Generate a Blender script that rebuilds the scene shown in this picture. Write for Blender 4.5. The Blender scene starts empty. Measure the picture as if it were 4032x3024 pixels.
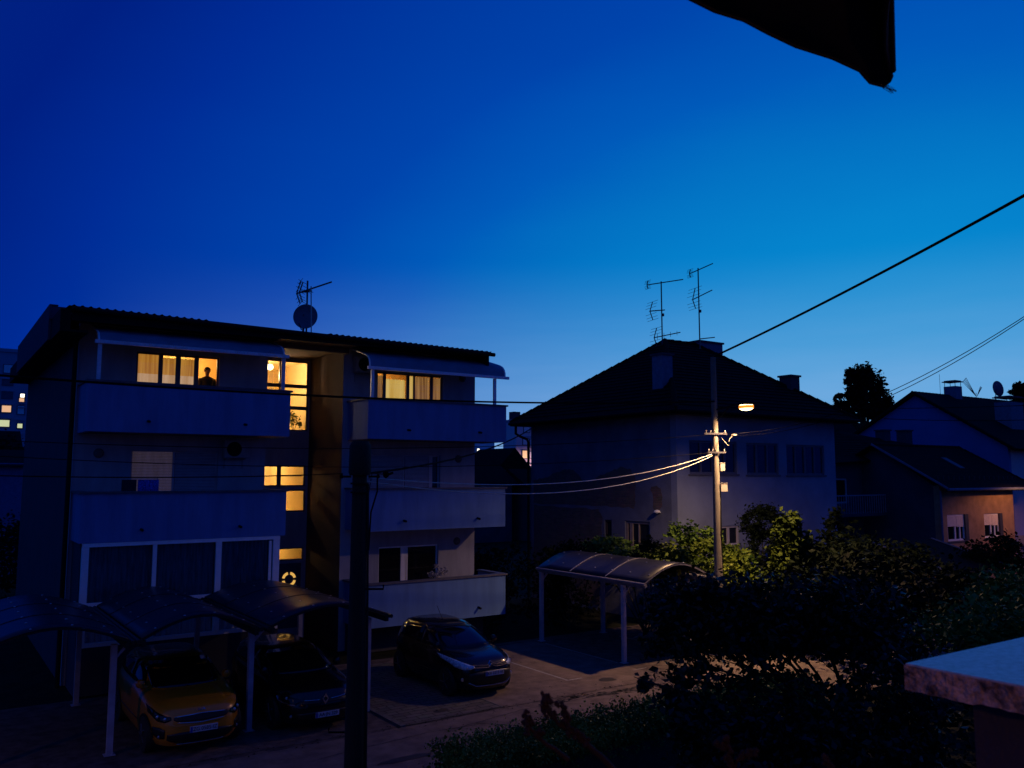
import bpy, bmesh, math, random
import numpy as np
from mathutils import Vector, Matrix
random.seed(7)
S=bpy.context.scene
C=S.collection
PI=math.pi
R=math.radians

# ------------------------------------------------------------------ mesh builder
class MB:
    def __init__(s,M=None):
        s.v=[];s.f=[];s.mi=[];s.M=M or Matrix.Identity(4);s.m=0
    def add(s,vs,fs):
        o=len(s.v)
        s.v+=[tuple(s.M@Vector(p)) for p in vs]
        s.f+=[tuple(i+o for i in f) for f in fs]
        s.mi+=[s.m]*len(fs)
        return s
    def box(s,a,b):
        x0,y0,z0=a;x1,y1,z1=b
        if x0>x1:x0,x1=x1,x0
        if y0>y1:y0,y1=y1,y0
        if z0>z1:z0,z1=z1,z0
        return s.add([(x0,y0,z0),(x1,y0,z0),(x1,y1,z0),(x0,y1,z0),(x0,y0,z1),(x1,y0,z1),(x1,y1,z1),(x0,y1,z1)],
          [(0,3,2,1),(4,5,6,7),(0,1,5,4),(1,2,6,5),(2,3,7,6),(3,0,4,7)])
    def quad(s,*p): return s.add(list(p),[tuple(range(len(p)))])
    def tube(s,pts,r,n=8,cap=True):
        pts=[Vector(p) for p in pts]
        rs=r if isinstance(r,(list,tuple)) else [r]*len(pts)
        vs=[];fs=[];up=Vector((0,0,1))
        prev=None
        for i,p in enumerate(pts):
            d=(pts[min(i+1,len(pts)-1)]-pts[max(i-1,0)])
            if d.length<1e-9:d=Vector((0,0,1))
            d.normalize()
            if prev is None:
                a=d.cross(up)
                if a.length<.05:a=d.cross(Vector((1,0,0)))
            else:
                a=prev-d*prev.dot(d)
                if a.length<1e-4:a=d.cross(Vector((1,0,.3)))
            a.normalize();prev=a;b=d.cross(a)
            for k in range(n):
                t=2*PI*k/n
                vs.append(p+(a*math.cos(t)+b*math.sin(t))*rs[i])
        for i in range(len(pts)-1):
            for k in range(n):
                fs.append((i*n+k,i*n+(k+1)%n,(i+1)*n+(k+1)%n,(i+1)*n+k))
        if cap:
            fs.append(tuple(range(n))[::-1]);fs.append(tuple((len(pts)-1)*n+k for k in range(n)))
        return s.add(vs,fs)
    def bar(s,p,q,w,h=None):
        """square bar from p to q"""
        p=Vector(p);q=Vector(q);h=h or w
        d=(q-p).normalized();a=d.cross(Vector((0,0,1)))
        if a.length<.05:a=Vector((1,0,0))
        a.normalize();b=a.cross(d)
        vs=[]
        for c in (p,q):
            for (i,j) in ((-1,-1),(1,-1),(1,1),(-1,1)): vs.append(c+a*i*w/2+b*j*h/2)
        return s.add(vs,[(0,1,2,3),(7,6,5,4),(0,4,5,1),(1,5,6,2),(2,6,7,3),(3,7,4,0)])
    def prism(s,poly,d):
        """poly: list of 3d pts, extruded by vector d"""
        n=len(poly);d=Vector(d)
        vs=[Vector(p) for p in poly]+[Vector(p)+d for p in poly]
        fs=[tuple(range(n))[::-1],tuple(range(n,2*n))]+[(i,(i+1)%n,n+(i+1)%n,n+i) for i in range(n)]
        return s.add(vs,fs)
    def lathe(s,c,prof,n=16,axis='z'):
        vs=[];fs=[]
        for (r,h) in prof:
            for k in range(n):
                t=2*PI*k/n;a,b=r*math.cos(t),r*math.sin(t)
                v={'z':(a,b,h),'y':(a,h,b),'x':(h,a,b)}[axis]
                vs.append((c[0]+v[0],c[1]+v[1],c[2]+v[2]))
        m=len(prof)
        for i in range(m-1):
            for k in range(n): fs.append((i*n+k,i*n+(k+1)%n,(i+1)*n+(k+1)%n,(i+1)*n+k))
        fs.append(tuple(range(n))[::-1]);fs.append(tuple((m-1)*n+k for k in range(n)))
        return s.add(vs,fs)
    def grid(s,P,nu,nv,thick=None):
        """P(i,j)->point"""
        vs=[P(i,j) for i in range(nu+1) for j in range(nv+1)]
        fs=[(i*(nv+1)+j,(i+1)*(nv+1)+j,(i+1)*(nv+1)+j+1,i*(nv+1)+j+1) for i in range(nu) for j in range(nv)]
        return s.add(vs,fs)
    def build(s,name,mat,parent=None,smooth=False,bevel=0,solid=0):
        me=bpy.data.meshes.new(name)
        off=Vector(parent['_loc']) if parent is not None else Vector((0,0,0))
        me.from_pydata([tuple(Vector(v)-off) for v in s.v],[],s.f)
        mats=mat if isinstance(mat,(list,tuple)) else [mat]
        for m in mats: me.materials.append(m)
        if len(mats)>1: me.polygons.foreach_set('material_index',s.mi)
        bm=bmesh.new();bm.from_mesh(me);bmesh.ops.recalc_face_normals(bm,faces=bm.faces);bm.to_mesh(me);bm.free()
        if smooth:
            me.polygons.foreach_set('use_smooth',[True]*len(me.polygons))
            try: me.set_sharp_from_angle(angle=R(40))
            except Exception: pass
        me.update()
        o=bpy.data.objects.new(name,me);C.objects.link(o)
        o['_loc']=tuple(off)
        if parent is not None: o.parent=parent if parent.type=='EMPTY' or True else None
        if parent is not None and parent.type!='EMPTY':
            o['_loc']=tuple(off)
        if bevel:
            b=o.modifiers.new('bevel','BEVEL');b.width=bevel;b.segments=2;b.limit_method='ANGLE';b.angle_limit=R(40)
        if solid:
            b=o.modifiers.new('solid','SOLIDIFY');b.thickness=solid;b.offset=0
        return o

def tag(o,label=None,cat=None,group=None,kind=None):
    if label:o['label']=label
    if cat:o['category']=cat
    if group:o['group']=group
    if kind:o['kind']=kind
    return o
def thing(name,loc,label,cat,group=None):
    o=bpy.data.objects.new(name,None);C.objects.link(o);o.location=loc;o['_loc']=tuple(loc)
    o.empty_display_size=.3
    return tag(o,label,cat,group)
def move(src,loc,label,rz=0):
    """copy a thing with its parts and sub-parts"""
    def cp(o,parent):
        c=o.copy();C.objects.link(c)
        if parent is not None:c.parent=parent
        for ch in [x for x in C.objects if x.parent==o and x!=c]: cp(ch,c)
        return c
    r=cp(src,None);r.location=loc;r['_loc']=tuple(loc);r['label']=label;r.rotation_euler=(0,0,rz)
    return r

# ------------------------------------------------------------------ materials
def mat(name,col,rough=.8,metal=0,var=.15,scale=6,bump=0,bscale=60,emit=None,es=0,spec=.5,coat=0,stretch=(1,1,1),col2=None,trans=0):
    m=bpy.data.materials.new(name);m.use_nodes=True
    nt=m.node_tree;N=nt.nodes;L=nt.links;p=N['Principled BSDF']
    tc=N.new('ShaderNodeTexCoord');mp=N.new('ShaderNodeMapping');mp.inputs['Scale'].default_value=stretch
    geo=N.new('ShaderNodeNewGeometry')
    L.new(geo.outputs['Position'],mp.inputs['Vector'])
    nz=N.new('ShaderNodeTexNoise');nz.inputs['Scale'].default_value=scale;nz.inputs['Detail'].default_value=6;nz.inputs['Roughness'].default_value=.6
    L.new(mp.outputs[0],nz.inputs['Vector'])
    rp=N.new('ShaderNodeValToRGB')
    c1=tuple(max(0,c*(1-var)) for c in col[:3]);c2=tuple(min(1,c*(1+var)) for c in (col2 or col)[:3])
    rp.color_ramp.elements[0].position=.35;rp.color_ramp.elements[1].position=.65
    rp.color_ramp.elements[0].color=(*c1,1);rp.color_ramp.elements[1].color=(*c2,1)
    L.new(nz.outputs['Fac'],rp.inputs['Fac']);L.new(rp.outputs[0],p.inputs['Base Color'])
    p.inputs['Roughness'].default_value=rough;p.inputs['Metallic'].default_value=metal
    p.inputs['Specular IOR Level'].default_value=spec;p.inputs['Coat Weight'].default_value=coat
    p.inputs['Coat Roughness'].default_value=.05
    p.inputs['Transmission Weight'].default_value=trans
    if bump:
        n2=N.new('ShaderNodeTexNoise');n2.inputs['Scale'].default_value=bscale;n2.inputs['Detail'].default_value=4
        L.new(geo.outputs['Position'],n2.inputs['Vector'])
        b=N.new('ShaderNodeBump');b.inputs['Strength'].default_value=bump;b.inputs['Distance'].default_value=.02
        L.new(n2.outputs['Fac'],b.inputs['Height']);L.new(b.outputs[0],p.inputs['Normal'])
    if emit:
        p.inputs['Emission Color'].default_value=(*emit,1);p.inputs['Emission Strength'].default_value=es
    return m
def glassmat(name,tint=(.8,.85,.9),rough=.02,refl=.08):
    m=bpy.data.materials.new(name);m.use_nodes=True;nt=m.node_tree;N=nt.nodes;L=nt.links
    N.remove(N['Principled BSDF']);out=N['Material Output']
    t=N.new('ShaderNodeBsdfTransparent');t.inputs[0].default_value=(*tint,1)
    g=N.new('ShaderNodeBsdfGlossy');g.inputs['Roughness'].default_value=rough
    lw=N.new('ShaderNodeFresnel');lw.inputs['IOR'].default_value=1.45
    mx=N.new('ShaderNodeMixShader');L.new(lw.outputs[0],mx.inputs[0]);L.new(t.outputs[0],mx.inputs[1]);L.new(g.outputs[0],mx.inputs[2])
    L.new(mx.outputs[0],out.inputs[0]);return m
def curtainmat(name,c1,c2,st,sx=9,seed=0):
    """cloth drawn across a lit window: glows with the room's light, folds vary it"""
    m=bpy.data.materials.new(name);m.use_nodes=True;nt=m.node_tree;N=nt.nodes;L=nt.links;p=N['Principled BSDF']
    geo=N.new('ShaderNodeNewGeometry');mp=N.new('ShaderNodeMapping');mp.inputs['Scale'].default_value=(sx,sx,.35);mp.inputs['Location'].default_value=(seed,0,0)
    L.new(geo.outputs['Position'],mp.inputs['Vector'])
    nz=N.new('ShaderNodeTexNoise');nz.inputs['Scale'].default_value=1;nz.inputs['Detail'].default_value=5;L.new(mp.outputs[0],nz.inputs['Vector'])
    rp=N.new('ShaderNodeValToRGB');rp.color_ramp.elements[0].position=.38;rp.color_ramp.elements[1].position=.62
    rp.color_ramp.elements[0].color=(*c1,1);rp.color_ramp.elements[1].color=(*c2,1)
    L.new(nz.outputs['Fac'],rp.inputs[0]);L.new(rp.outputs[0],p.inputs['Emission Color']);p.inputs['Base Color'].default_value=(.10,.05,.02,1)
    p.inputs['Emission Strength'].default_value=st;p.inputs['Roughness'].default_value=.9;return m
def brickmat(name,c1,c2,mortar,scale,bw=.25,bh=.065,rough=.9,axis='x',ms=.008,bump=.5):
    m=bpy.data.materials.new(name);m.use_nodes=True;nt=m.node_tree;N=nt.nodes;L=nt.links;p=N['Principled BSDF']
    geo=N.new('ShaderNodeNewGeometry');sp=N.new('ShaderNodeSeparateXYZ');L.new(geo.outputs['Position'],sp.inputs[0])
    cb=N.new('ShaderNodeCombineXYZ')
    if axis=='x': L.new(sp.outputs[0],cb.inputs[0]);L.new(sp.outputs[2],cb.inputs[1])
    elif axis=='y': L.new(sp.outputs[1],cb.inputs[0]);L.new(sp.outputs[2],cb.inputs[1])
    else: L.new(sp.outputs[0],cb.inputs[0]);L.new(sp.outputs[1],cb.inputs[1])
    b=N.new('ShaderNodeTexBrick');L.new(cb.outputs[0],b.inputs['Vector'])
    b.inputs['Color1'].default_value=(*c1,1);b.inputs['Color2'].default_value=(*c2,1);b.inputs['Mortar'].default_value=(*mortar,1)
    b.inputs['Scale'].default_value=scale;b.inputs['Brick Width'].default_value=bw;b.inputs['Row Height'].default_value=bh;b.inputs['Mortar Size'].default_value=ms
    nz=N.new('ShaderNodeTexNoise');nz.inputs['Scale'].default_value=3;nz.inputs['Detail'].default_value=8
    L.new(geo.outputs['Position'],nz.inputs['Vector'])
    mx=N.new('ShaderNodeMix');mx.data_type='RGBA';mx.blend_type='MULTIPLY';mx.inputs[0].default_value=.7
    L.new(b.outputs['Color'],mx.inputs[6]);L.new(nz.outputs['Color'],mx.inputs[7]);
    hs=N.new('ShaderNodeHueSaturation');hs.inputs['Saturation'].default_value=.8;hs.inputs['Value'].default_value=1.6
    L.new(mx.outputs[2],hs.inputs['Color']);L.new(hs.outputs[0],p.inputs['Base Color'])
    bp=N.new('ShaderNodeBump');bp.inputs['Strength'].default_value=bump;bp.inputs['Distance'].default_value=.01
    inv=N.new('ShaderNodeMath');inv.operation='SUBTRACT';inv.inputs[0].default_value=1;L.new(b.outputs['Fac'],inv.inputs[1])
    L.new(inv.outputs[0],bp.inputs['Height']);L.new(bp.outputs[0],p.inputs['Normal']);p.inputs['Roughness'].default_value=rough
    return m
def leafmat(name,dark,light,rough=.45,scale=1.4,spec=.3):
    m=mat(name,dark,rough=rough,var=.2,scale=scale,col2=light,spec=spec)
    return m

M={}
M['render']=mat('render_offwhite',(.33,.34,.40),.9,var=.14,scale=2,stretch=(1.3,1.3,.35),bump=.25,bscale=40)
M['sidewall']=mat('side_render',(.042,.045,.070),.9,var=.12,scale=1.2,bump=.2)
M['parapet']=mat('parapet_paint',(.105,.21,.45),.85,var=.12,scale=2.2,stretch=(1.6,1.6,.28),bump=.2,bscale=50)
M['coping']=mat('coping_stone',(.10,.10,.12),.7,var=.2)
M['soffit']=mat('soffit_plaster',(.13,.11,.12),.9)
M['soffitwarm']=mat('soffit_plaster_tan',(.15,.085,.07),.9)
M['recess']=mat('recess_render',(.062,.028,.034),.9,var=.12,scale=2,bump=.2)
M['roofdark']=mat('roof_sheet_dark',(.010,.010,.013),.8,var=.3,scale=3,spec=.15)
M['fascia']=mat('fascia_dark',(.008,.008,.010),.8,spec=.15)
M['whiteframe']=mat('white_upvc',(.86,.87,.90),.4,var=.04)
M['greyframe']=mat('grey_window_frame',(.16,.13,.12),.5,var=.1)
M['darkframe']=mat('dark_window_frame',(.05,.045,.045),.5)
M['glass']=glassmat('window_glass')
M['darkglass']=mat('dark_room_glass',(.006,.007,.010),.06,var=.1,spec=.5)
M['netcurtain']=mat('net_curtain_behind_glass',(.28,.36,.40),.7,var=.35,scale=5,stretch=(3,3,.3),coat=.3)
M['awning']=mat('awning_canvas',(.17,.23,.33),.85,var=.12,scale=2)
M['awningbar']=mat('awning_white_bar',(.88,.88,.92),.4,var=.05)
M['post']=mat('painted_post',(.34,.34,.43),.5,var=.14,scale=4)
M['polycarb']=mat('smoked_canopy_sheet',(.018,.020,.034),.36,var=.2,scale=2,spec=.28)
M['beam']=mat('canopy_beam_grey',(.16,.155,.18),.5)
M['bolt']=mat('steel_washer',(.6,.6,.62),.3,metal=.7)
M['asphalt']=mat('asphalt',(.165,.125,.11),.93,var=.28,scale=2.2,bump=.7,bscale=140,spec=.2)
M['asphalt2']=mat('asphalt_verge',(.11,.085,.078),.95,var=.4,scale=3.5,bump=.9,bscale=90,spec=.2)
M['ground']=mat('garden_soil',(.018,.02,.012),1,var=.4,scale=2,bump=.5,bscale=20,spec=.1)
M['crack']=mat('tar_joint',(.012,.011,.012),.9)
M['paint']=mat('worn_road_paint',(.26,.25,.25),.8,var=.35,scale=14)
M['kerb']=mat('kerb_concrete',(.09,.085,.085),.9,var=.3,scale=8)
M['pavers']=brickmat('concrete_pavers',(.105,.088,.082),(.065,.056,.056),(.010,.010,.012),1,.40,.20,axis='xy',ms=.014,bump=1)
M['brick']=brickmat('exposed_brick',(.15,.09,.075),(.09,.065,.06),(.10,.09,.09),1,.27,.085,axis='y',ms=.012)
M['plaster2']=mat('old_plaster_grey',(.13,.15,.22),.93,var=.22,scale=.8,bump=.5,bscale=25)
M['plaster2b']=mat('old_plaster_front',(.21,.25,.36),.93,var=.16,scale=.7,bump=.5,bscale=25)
M['tile']=mat('old_roof_tile',(.016,.009,.008),.95,var=.35,scale=5,bump=.4,bscale=30,spec=.1)
M['tile2']=mat('roof_tile_far',(.011,.009,.010),.95,var=.3,scale=4,bump=.4,bscale=30,spec=.1)
M['chimney']=mat('chimney_render',(.15,.17,.25),.9,var=.15)
M['chimneydark']=mat('chimney_dark',(.05,.05,.07),.9)
M['concrete']=mat('pole_concrete',(.17,.15,.125),.85,var=.14,scale=7,bump=.4,bscale=60)
M['wood']=mat('tarred_wood',(.012,.009,.007),.85,var=.4,scale=5,stretch=(5,5,.4),bump=.5,bscale=25)
M['boxmat']=mat('junction_box_plastic',(.42,.39,.34),.5,var=.05)
M['insul']=mat('insulator_ceramic',(.2,.19,.17),.4)
M['steel']=mat('galvanised_steel',(.35,.34,.34),.45,metal=.6)
M['antenna']=mat('antenna_aluminium',(.05,.06,.09),.5,metal=.3)
M['cable']=mat('black_cable',(.004,.004,.005),.9,spec=.1)
M['barecable']=mat('bare_aluminium_cable',(.60,.57,.50),.5,metal=.25,spec=.3)
M['rubber']=mat('tyre_rubber',(.012,.012,.012),.8)
M['rim']=mat('alloy_rim',(.25,.25,.27),.3,metal=.8)
M['yellowpaint']=mat('yellow_car_paint',(.50,.19,.010),.32,var=.03,coat=.5,metal=.1)
M['blackpaint']=mat('black_car_paint',(.004,.005,.007),.22,var=.02,coat=.5,metal=.1)
M['carglass']=mat('car_glass_dark',(.003,.004,.007),.05,spec=.5)
M['blackplastic']=mat('black_plastic',(.008,.008,.009),.45)
M['chrome']=mat('chrome',(.75,.76,.80),.09,metal=1,var=.02)
M['headlamp']=mat('headlight_lens',(.55,.68,.95),.25,spec=.9,coat=1,metal=.1,var=.5,scale=22)
M['lampchip']=mat('lamp_reflector',(.95,.95,1),.28,metal=1)
M['plate']=mat('plate_white',(.55,.56,.60),.5,var=.03)
M['plateblue']=mat('plate_blue',(.02,.05,.35),.5)
M['ink']=mat('plate_ink',(.012,.012,.02),.6)
M['granitetop']=mat('granite_polished_top',(.62,.60,.64),.42,var=.25,scale=60,spec=.5)
M['granite']=mat('granite_rough_edge',(.55,.32,.24),.75,var=.8,scale=34,bump=.7,bscale=80)
M['balconywall']=mat('balcony_render_plum',(.075,.055,.072),.95,var=.1,bump=.3)
M['parasol']=mat('parasol_canvas_dark',(.030,.020,.026),.95,var=.12,scale=12,bump=.25,bscale=220)
M['skin']=mat('skin',(.32,.18,.13),.6)
M['shirt']=mat('dark_shirt',(.02,.018,.02),.9)
M['hair']=mat('dark_hair',(.01,.008,.007),.7)
M['farwallL']=mat('tower_panel_left',(.26,.32,.46),.9,var=.06,scale=.2)
M['farwall']=mat('tower_panel_pink',(.95,.80,.86),.9,var=.05,scale=.2)
M['farwall2']=mat('tower_panel_grey',(.75,.62,.70),.9,var=.06,scale=.2)
M['farwin']=mat('tower_blind',(.85,.85,.95),.6)
M['farwindark']=mat('tower_dark_window',(.05,.07,.13),.3)
M['bluewall']=mat('blue_gable_render',(.08,.16,.42),.9,var=.06,scale=1)
M['ochre']=mat('ochre_render',(.40,.23,.14),.92,var=.2,scale=2.2,bump=.3)
M['pinkwall']=mat('pale_pink_render',(.55,.48,.54),.9,var=.06)
M['darkwall']=mat('dark_wing_render',(.045,.055,.085),.9,var=.2,scale=1)
M['blind']=mat('roller_blind',(.88,.74,.68),.6,var=.05)
M['shutter']=mat('white_roller_shutter',(.46,.44,.50),.6,var=.08)
M['ac']=mat('ac_casing',(.26,.26,.30),.5)
M['bark']=mat('bark',(.03,.024,.018),.9,var=.3,bump=.6)
M['leafdark']=leafmat('leaf_dark_glossy',(.006,.010,.005),(.018,.026,.009),.45,spec=.25)
M['leafhedge']=leafmat('leaf_hedge',(.045,.10,.016),(.12,.20,.03),.55,spec=.15)
M['leafivy']=leafmat('leaf_ivy_bright',(.022,.055,.006),(.095,.125,.010),.55,.9,spec=.15)
M['leafvine']=leafmat('leaf_vine',(.010,.026,.004),(.045,.065,.008),.6,1.1,spec=.08)
M['leafbush']=leafmat('leaf_bush',(.003,.007,.003),(.008,.014,.005),.7,spec=.06)
M['leaffar']=leafmat('leaf_far',(.004,.006,.007),(.009,.013,.012),.9,.5,spec=.05)
M['drystalk']=mat('dry_red_stalk',(.035,.016,.018),.9,var=.3,scale=30)
M['houseplant']=leafmat('leaf_houseplant',(.08,.11,.02),(.16,.2,.04),.5)
M['cloth']=mat('blue_patterned_cloth',(.03,.08,.40),.9,var=.7,scale=30)
M['darkcloth']=mat('dark_laundry',(.012,.014,.03),.9)
M['flower']=mat('white_flower',(.45,.42,.42),.8)
M['roomwall']=mat('room_wall_warm',(.80,.55,.22),.9,var=.04)
M['stairwall']=mat('stairwell_wall_cream',(.85,.66,.34),.9,var=.03)
M['lit1']=curtainmat('lit_curtain_gold',(.52,.18,.022),(.86,.37,.055),.9,7)
M['lit1b']=curtainmat('lit_band_pale',(.72,.36,.15),(.95,.53,.28),.85,7)
M['lit2']=curtainmat('lit_curtain_yellow',(.80,.42,.06),(1.0,.62,.16),.95,6,3)
M['lit3']=curtainmat('lit_curtain_brown',(.16,.05,.012),(.60,.27,.07),.8,14,9)
M['litfar']=mat('far_lit_window_warm',(.5,.4,.2),.6,emit=(1,.55,.28),es=.8)
M['litfar2']=mat('far_lit_window_pale',(.5,.5,.3),.6,emit=(.75,.8,.42),es=.75)
M['litfar3']=mat('far_lit_window_white',(.5,.5,.5),.6,emit=(1,.9,.75),es=2.2)
M['doorlit']=mat('lit_door_glass',(.8,.5,.1),.5,emit=(1,.55,.12),es=.75)
M['bulb']=mat('lamp_glow_warm',(.1,.08,.05),.5,emit=(1,.72,.32),es=10)
M['bulbring']=mat('lamp_glow_amber',(.1,.06,.02),.5,emit=(1,.27,.02),es=1.3)  # amber glow for the halo ring and the added lantern
M['bulb2']=mat('ceiling_lamp_glow',(1,.9,.7),.5,emit=(1,.78,.42),es=7)
M['backing']=mat('unlit_room',(.01,.01,.012),1)

# ------------------------------------------------------------------ generic wall with openings
def frame_matrix(origin,u,n):
    """local x=u (along wall), y=n (into the building), z up"""
    u=Vector(u).normalized();n=Vector(n).normalized()
    m=Matrix.Identity(4)
    for i in range(3): m[i][0]=u[i];m[i][1]=n[i];m[i][2]=(0,0,1)[i];m[i][3]=origin[i]
    return m
def wall_holes(mb,x0,x1,z0,z1,t,holes):
    xs=sorted({x0,x1,*[h[0] for h in holes],*[h[1] for h in holes]});zs=sorted({z0,z1,*[h[2] for h in holes],*[h[3] for h in holes]})
    def inh(x,z): return any(h[0]<x<h[1] and h[2]<z<h[3] for h in holes)
    for i in range(len(xs)-1):
        for j in range(len(zs)-1):
            a,b,c,d=xs[i],xs[i+1],zs[j],zs[j+1]
            if inh((a+b)/2,(c+d)/2): continue
            mb.quad((a,0,c),(b,0,c),(b,0,d),(a,0,d));mb.quad((a,t,c),(a,t,d),(b,t,d),(b,t,c))
    for (a,b,c,d) in holes:
        mb.quad((a,0,c),(a,0,d),(a,t,d),(a,t,c));mb.quad((b,0,c),(b,t,c),(b,t,d),(b,0,d))
        mb.quad((a,0,c),(a,t,c),(b,t,c),(b,0,c));mb.quad((a,0,d),(b,0,d),(b,t,d),(a,t,d))
    mb.quad((x0,0,z0),(x0,0,z1),(x0,t,z1),(x0,t,z0));mb.quad((x1,0,z0),(x1,t,z0),(x1,t,z1),(x1,0,z1))
    mb.quad((x0,0,z1),(x1,0,z1),(x1,t,z1),(x0,t,z1));mb.quad((x0,0,z0),(x0,t,z0),(x1,t,z0),(x1,0,z0))
def window(parent,Mx,x0,x1,z0,z1,muls=(),bars=(),fw=.06,dep=.12,fmat=None,pmat=None,name='window',sill=False,fd=.06,pane=True):
    """frame in the opening, a pane behind it"""
    fmat=fmat or M['whiteframe'];pmat=pmat or M['darkglass']
    mb=MB(Mx)
    y0,y1=dep,dep+fd
    mb.box((x0,y0,z0),(x0+fw,y1,z1));mb.box((x1-fw,y0,z0),(x1,y1,z1))
    mb.box((x0+fw,y0,z0),(x1-fw,y1,z0+fw));mb.box((x0+fw,y0,z1-fw),(x1-fw,y1,z1))
    for mm in muls:
        x,w=(mm if isinstance(mm,tuple) else (mm,fw))
        mb.box((x-w/2,y0-.004,z0+fw),(x+w/2,y1-.004,z1-fw))
    for (a,b,z) in bars: mb.box((a,y0-.002,z-.025),(b,y1-.002,z+.025))
    fr=mb.build(name,fmat,parent)
    if pane:
        p=MB(Mx);p.box((x0+fw*.5,y1-.02,z0+fw*.5),(x1-fw*.5,y1-.005,z1-fw*.5));p.build('pane',pmat,fr)
    if sill:
        p=MB(Mx);p.box((x0-.06,-.05,z0-.06),(x1+.06,dep,z0-.002));p.build('sill',M['coping'],fr)
    return fr
def curtain(Mx,x0,x1,z0,z1,y,amp=.03,wl=.14,seed=0):
    mb=MB(Mx);n=max(8,int((x1-x0)/wl*8));rr=random.Random(seed)
    ph=[rr.uniform(.7,1.3) for _ in range(n+1)];acc=0;xs=[]
    def P(i,j):
        x=x0+(x1-x0)*i/n
        return (x,y+amp*math.sin(2*PI*(x/wl)+1.3*math.sin(x*5)),z0 if j==0 else z1)
    mb.grid(P,n,1);return mb

# ================================================================== APARTMENT BUILDING
A=thing('apartment_building',(9.4,25,0),'three storey apartment block with blue balconies and two lit upper flats','building')
FRONT=Matrix.Translation((0,25.0,0))            # local y points into the building
XL,XR=3.24,15.68;RX0,RX1=8.35,10.78;YB=38.0;ZT=9.42
# openings per side:  x0,x1,z0,z1
hl=[(4.68,6.93,6.86,8.76),(4.66,6.99,4.20,6.02),]
hr=[(11.95,14.40,6.86,8.70),(11.7,14.32,4.20,6.02),(12.10,14.28,1.20,3.08)]
mb=MB(FRONT);wall_holes(mb,XL,RX0,0,ZT,.25,hl);mb.build('wall',M['render'],A)
mb=MB(FRONT);wall_holes(mb,RX1,XR,0,ZT,.25,hr);mb.build('wall',M['render'],A)
# side and back walls
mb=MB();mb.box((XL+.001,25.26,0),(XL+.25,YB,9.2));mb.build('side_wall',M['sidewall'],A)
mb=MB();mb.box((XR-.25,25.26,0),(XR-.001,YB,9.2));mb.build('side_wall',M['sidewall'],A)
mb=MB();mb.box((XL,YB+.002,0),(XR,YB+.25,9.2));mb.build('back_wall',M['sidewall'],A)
# recess for the stairs: side walls
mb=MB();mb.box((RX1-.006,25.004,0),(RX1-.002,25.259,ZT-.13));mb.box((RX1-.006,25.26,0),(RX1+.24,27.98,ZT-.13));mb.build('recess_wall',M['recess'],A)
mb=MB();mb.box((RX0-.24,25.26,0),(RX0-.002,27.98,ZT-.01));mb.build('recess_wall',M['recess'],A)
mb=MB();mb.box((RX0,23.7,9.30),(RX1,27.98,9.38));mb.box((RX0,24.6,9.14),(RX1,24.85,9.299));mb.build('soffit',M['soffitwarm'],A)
# stair glazing wall at the back of the recess
ST=Matrix.Translation((0,27.8,0))
rows=[(8.42,9.19,()),(7.68,8.30,()),(6.86,7.56,())]
sh=[(8.95,10.72,6.84,9.22),(8.95,10.68,4.98,5.69),(8.95,10.70,4.14,4.88),(9.1,10.68,2.55,2.96),(9.55,10.62,.35,2.45)]
mb=MB(ST);wall_holes(mb,RX0+.002,RX1-.002,0,9.29,.18,sh);mb.build('stair_wall',M['render'],A)
w=window(A,ST,8.95,10.72,6.84,9.22,muls=[(9.72,.05)],fw=.05,dep=.02,fmat=M['greyframe'],pmat=M['glass'],name='stair_window')
mb=MB(ST)
for (a,b) in ((8.30,8.42),(7.56,7.68)): mb.box((9.0,.01,a),(10.67,.07,b))
mb.build('transom',M['greyframe'],w)
window(A,ST,8.95,10.68,4.98,5.69,muls=[(9.78,.13)],bars=[(9.85,10.6,5.34)],fw=.05,dep=.02,fmat=M['greyframe'],pmat=M['glass'],name='stair_window')
window(A,ST,8.95,10.70,4.14,4.88,muls=[(9.78,.10)],fw=.05,dep=.02,fmat=M['greyframe'],pmat=M['glass'],name='stair_window')
window(A,ST,9.1,10.68,2.55,2.96,fw=.04,dep=.02,fmat=M['greyframe'],pmat=M['glass'],name='stair_window')
# entrance door with segmented round light
mb=MB(ST);mb.box((9.55,.03,.35),(10.62,.09,2.45));dr=mb.build('entrance_door',mat('door_dark_blue',(.05,.06,.12),.4),A)
mb=MB(ST)
cx,cz=10.22,1.93
for (a0,a1) in ((12,78),(102,168),(192,258),(282,348)):
    n=6;o=[];i_=[]
    for k in range(n+1):
        t=R(a0+(a1-a0)*k/n);o.append((cx+.24*math.cos(t),.02,cz+.24*math.sin(t)));i_.append((cx+.155*math.cos(t),.02,cz+.155*math.sin(t)))
    mb.prism(o+i_[::-1],(0,.008,0))
mb.build('door_light',M['doorlit'],dr)
mb=MB(ST);mb.box((9.62,-.05,1.25),(9.66,.0,1.55));mb.build('handle',M['steel'],dr)
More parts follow.
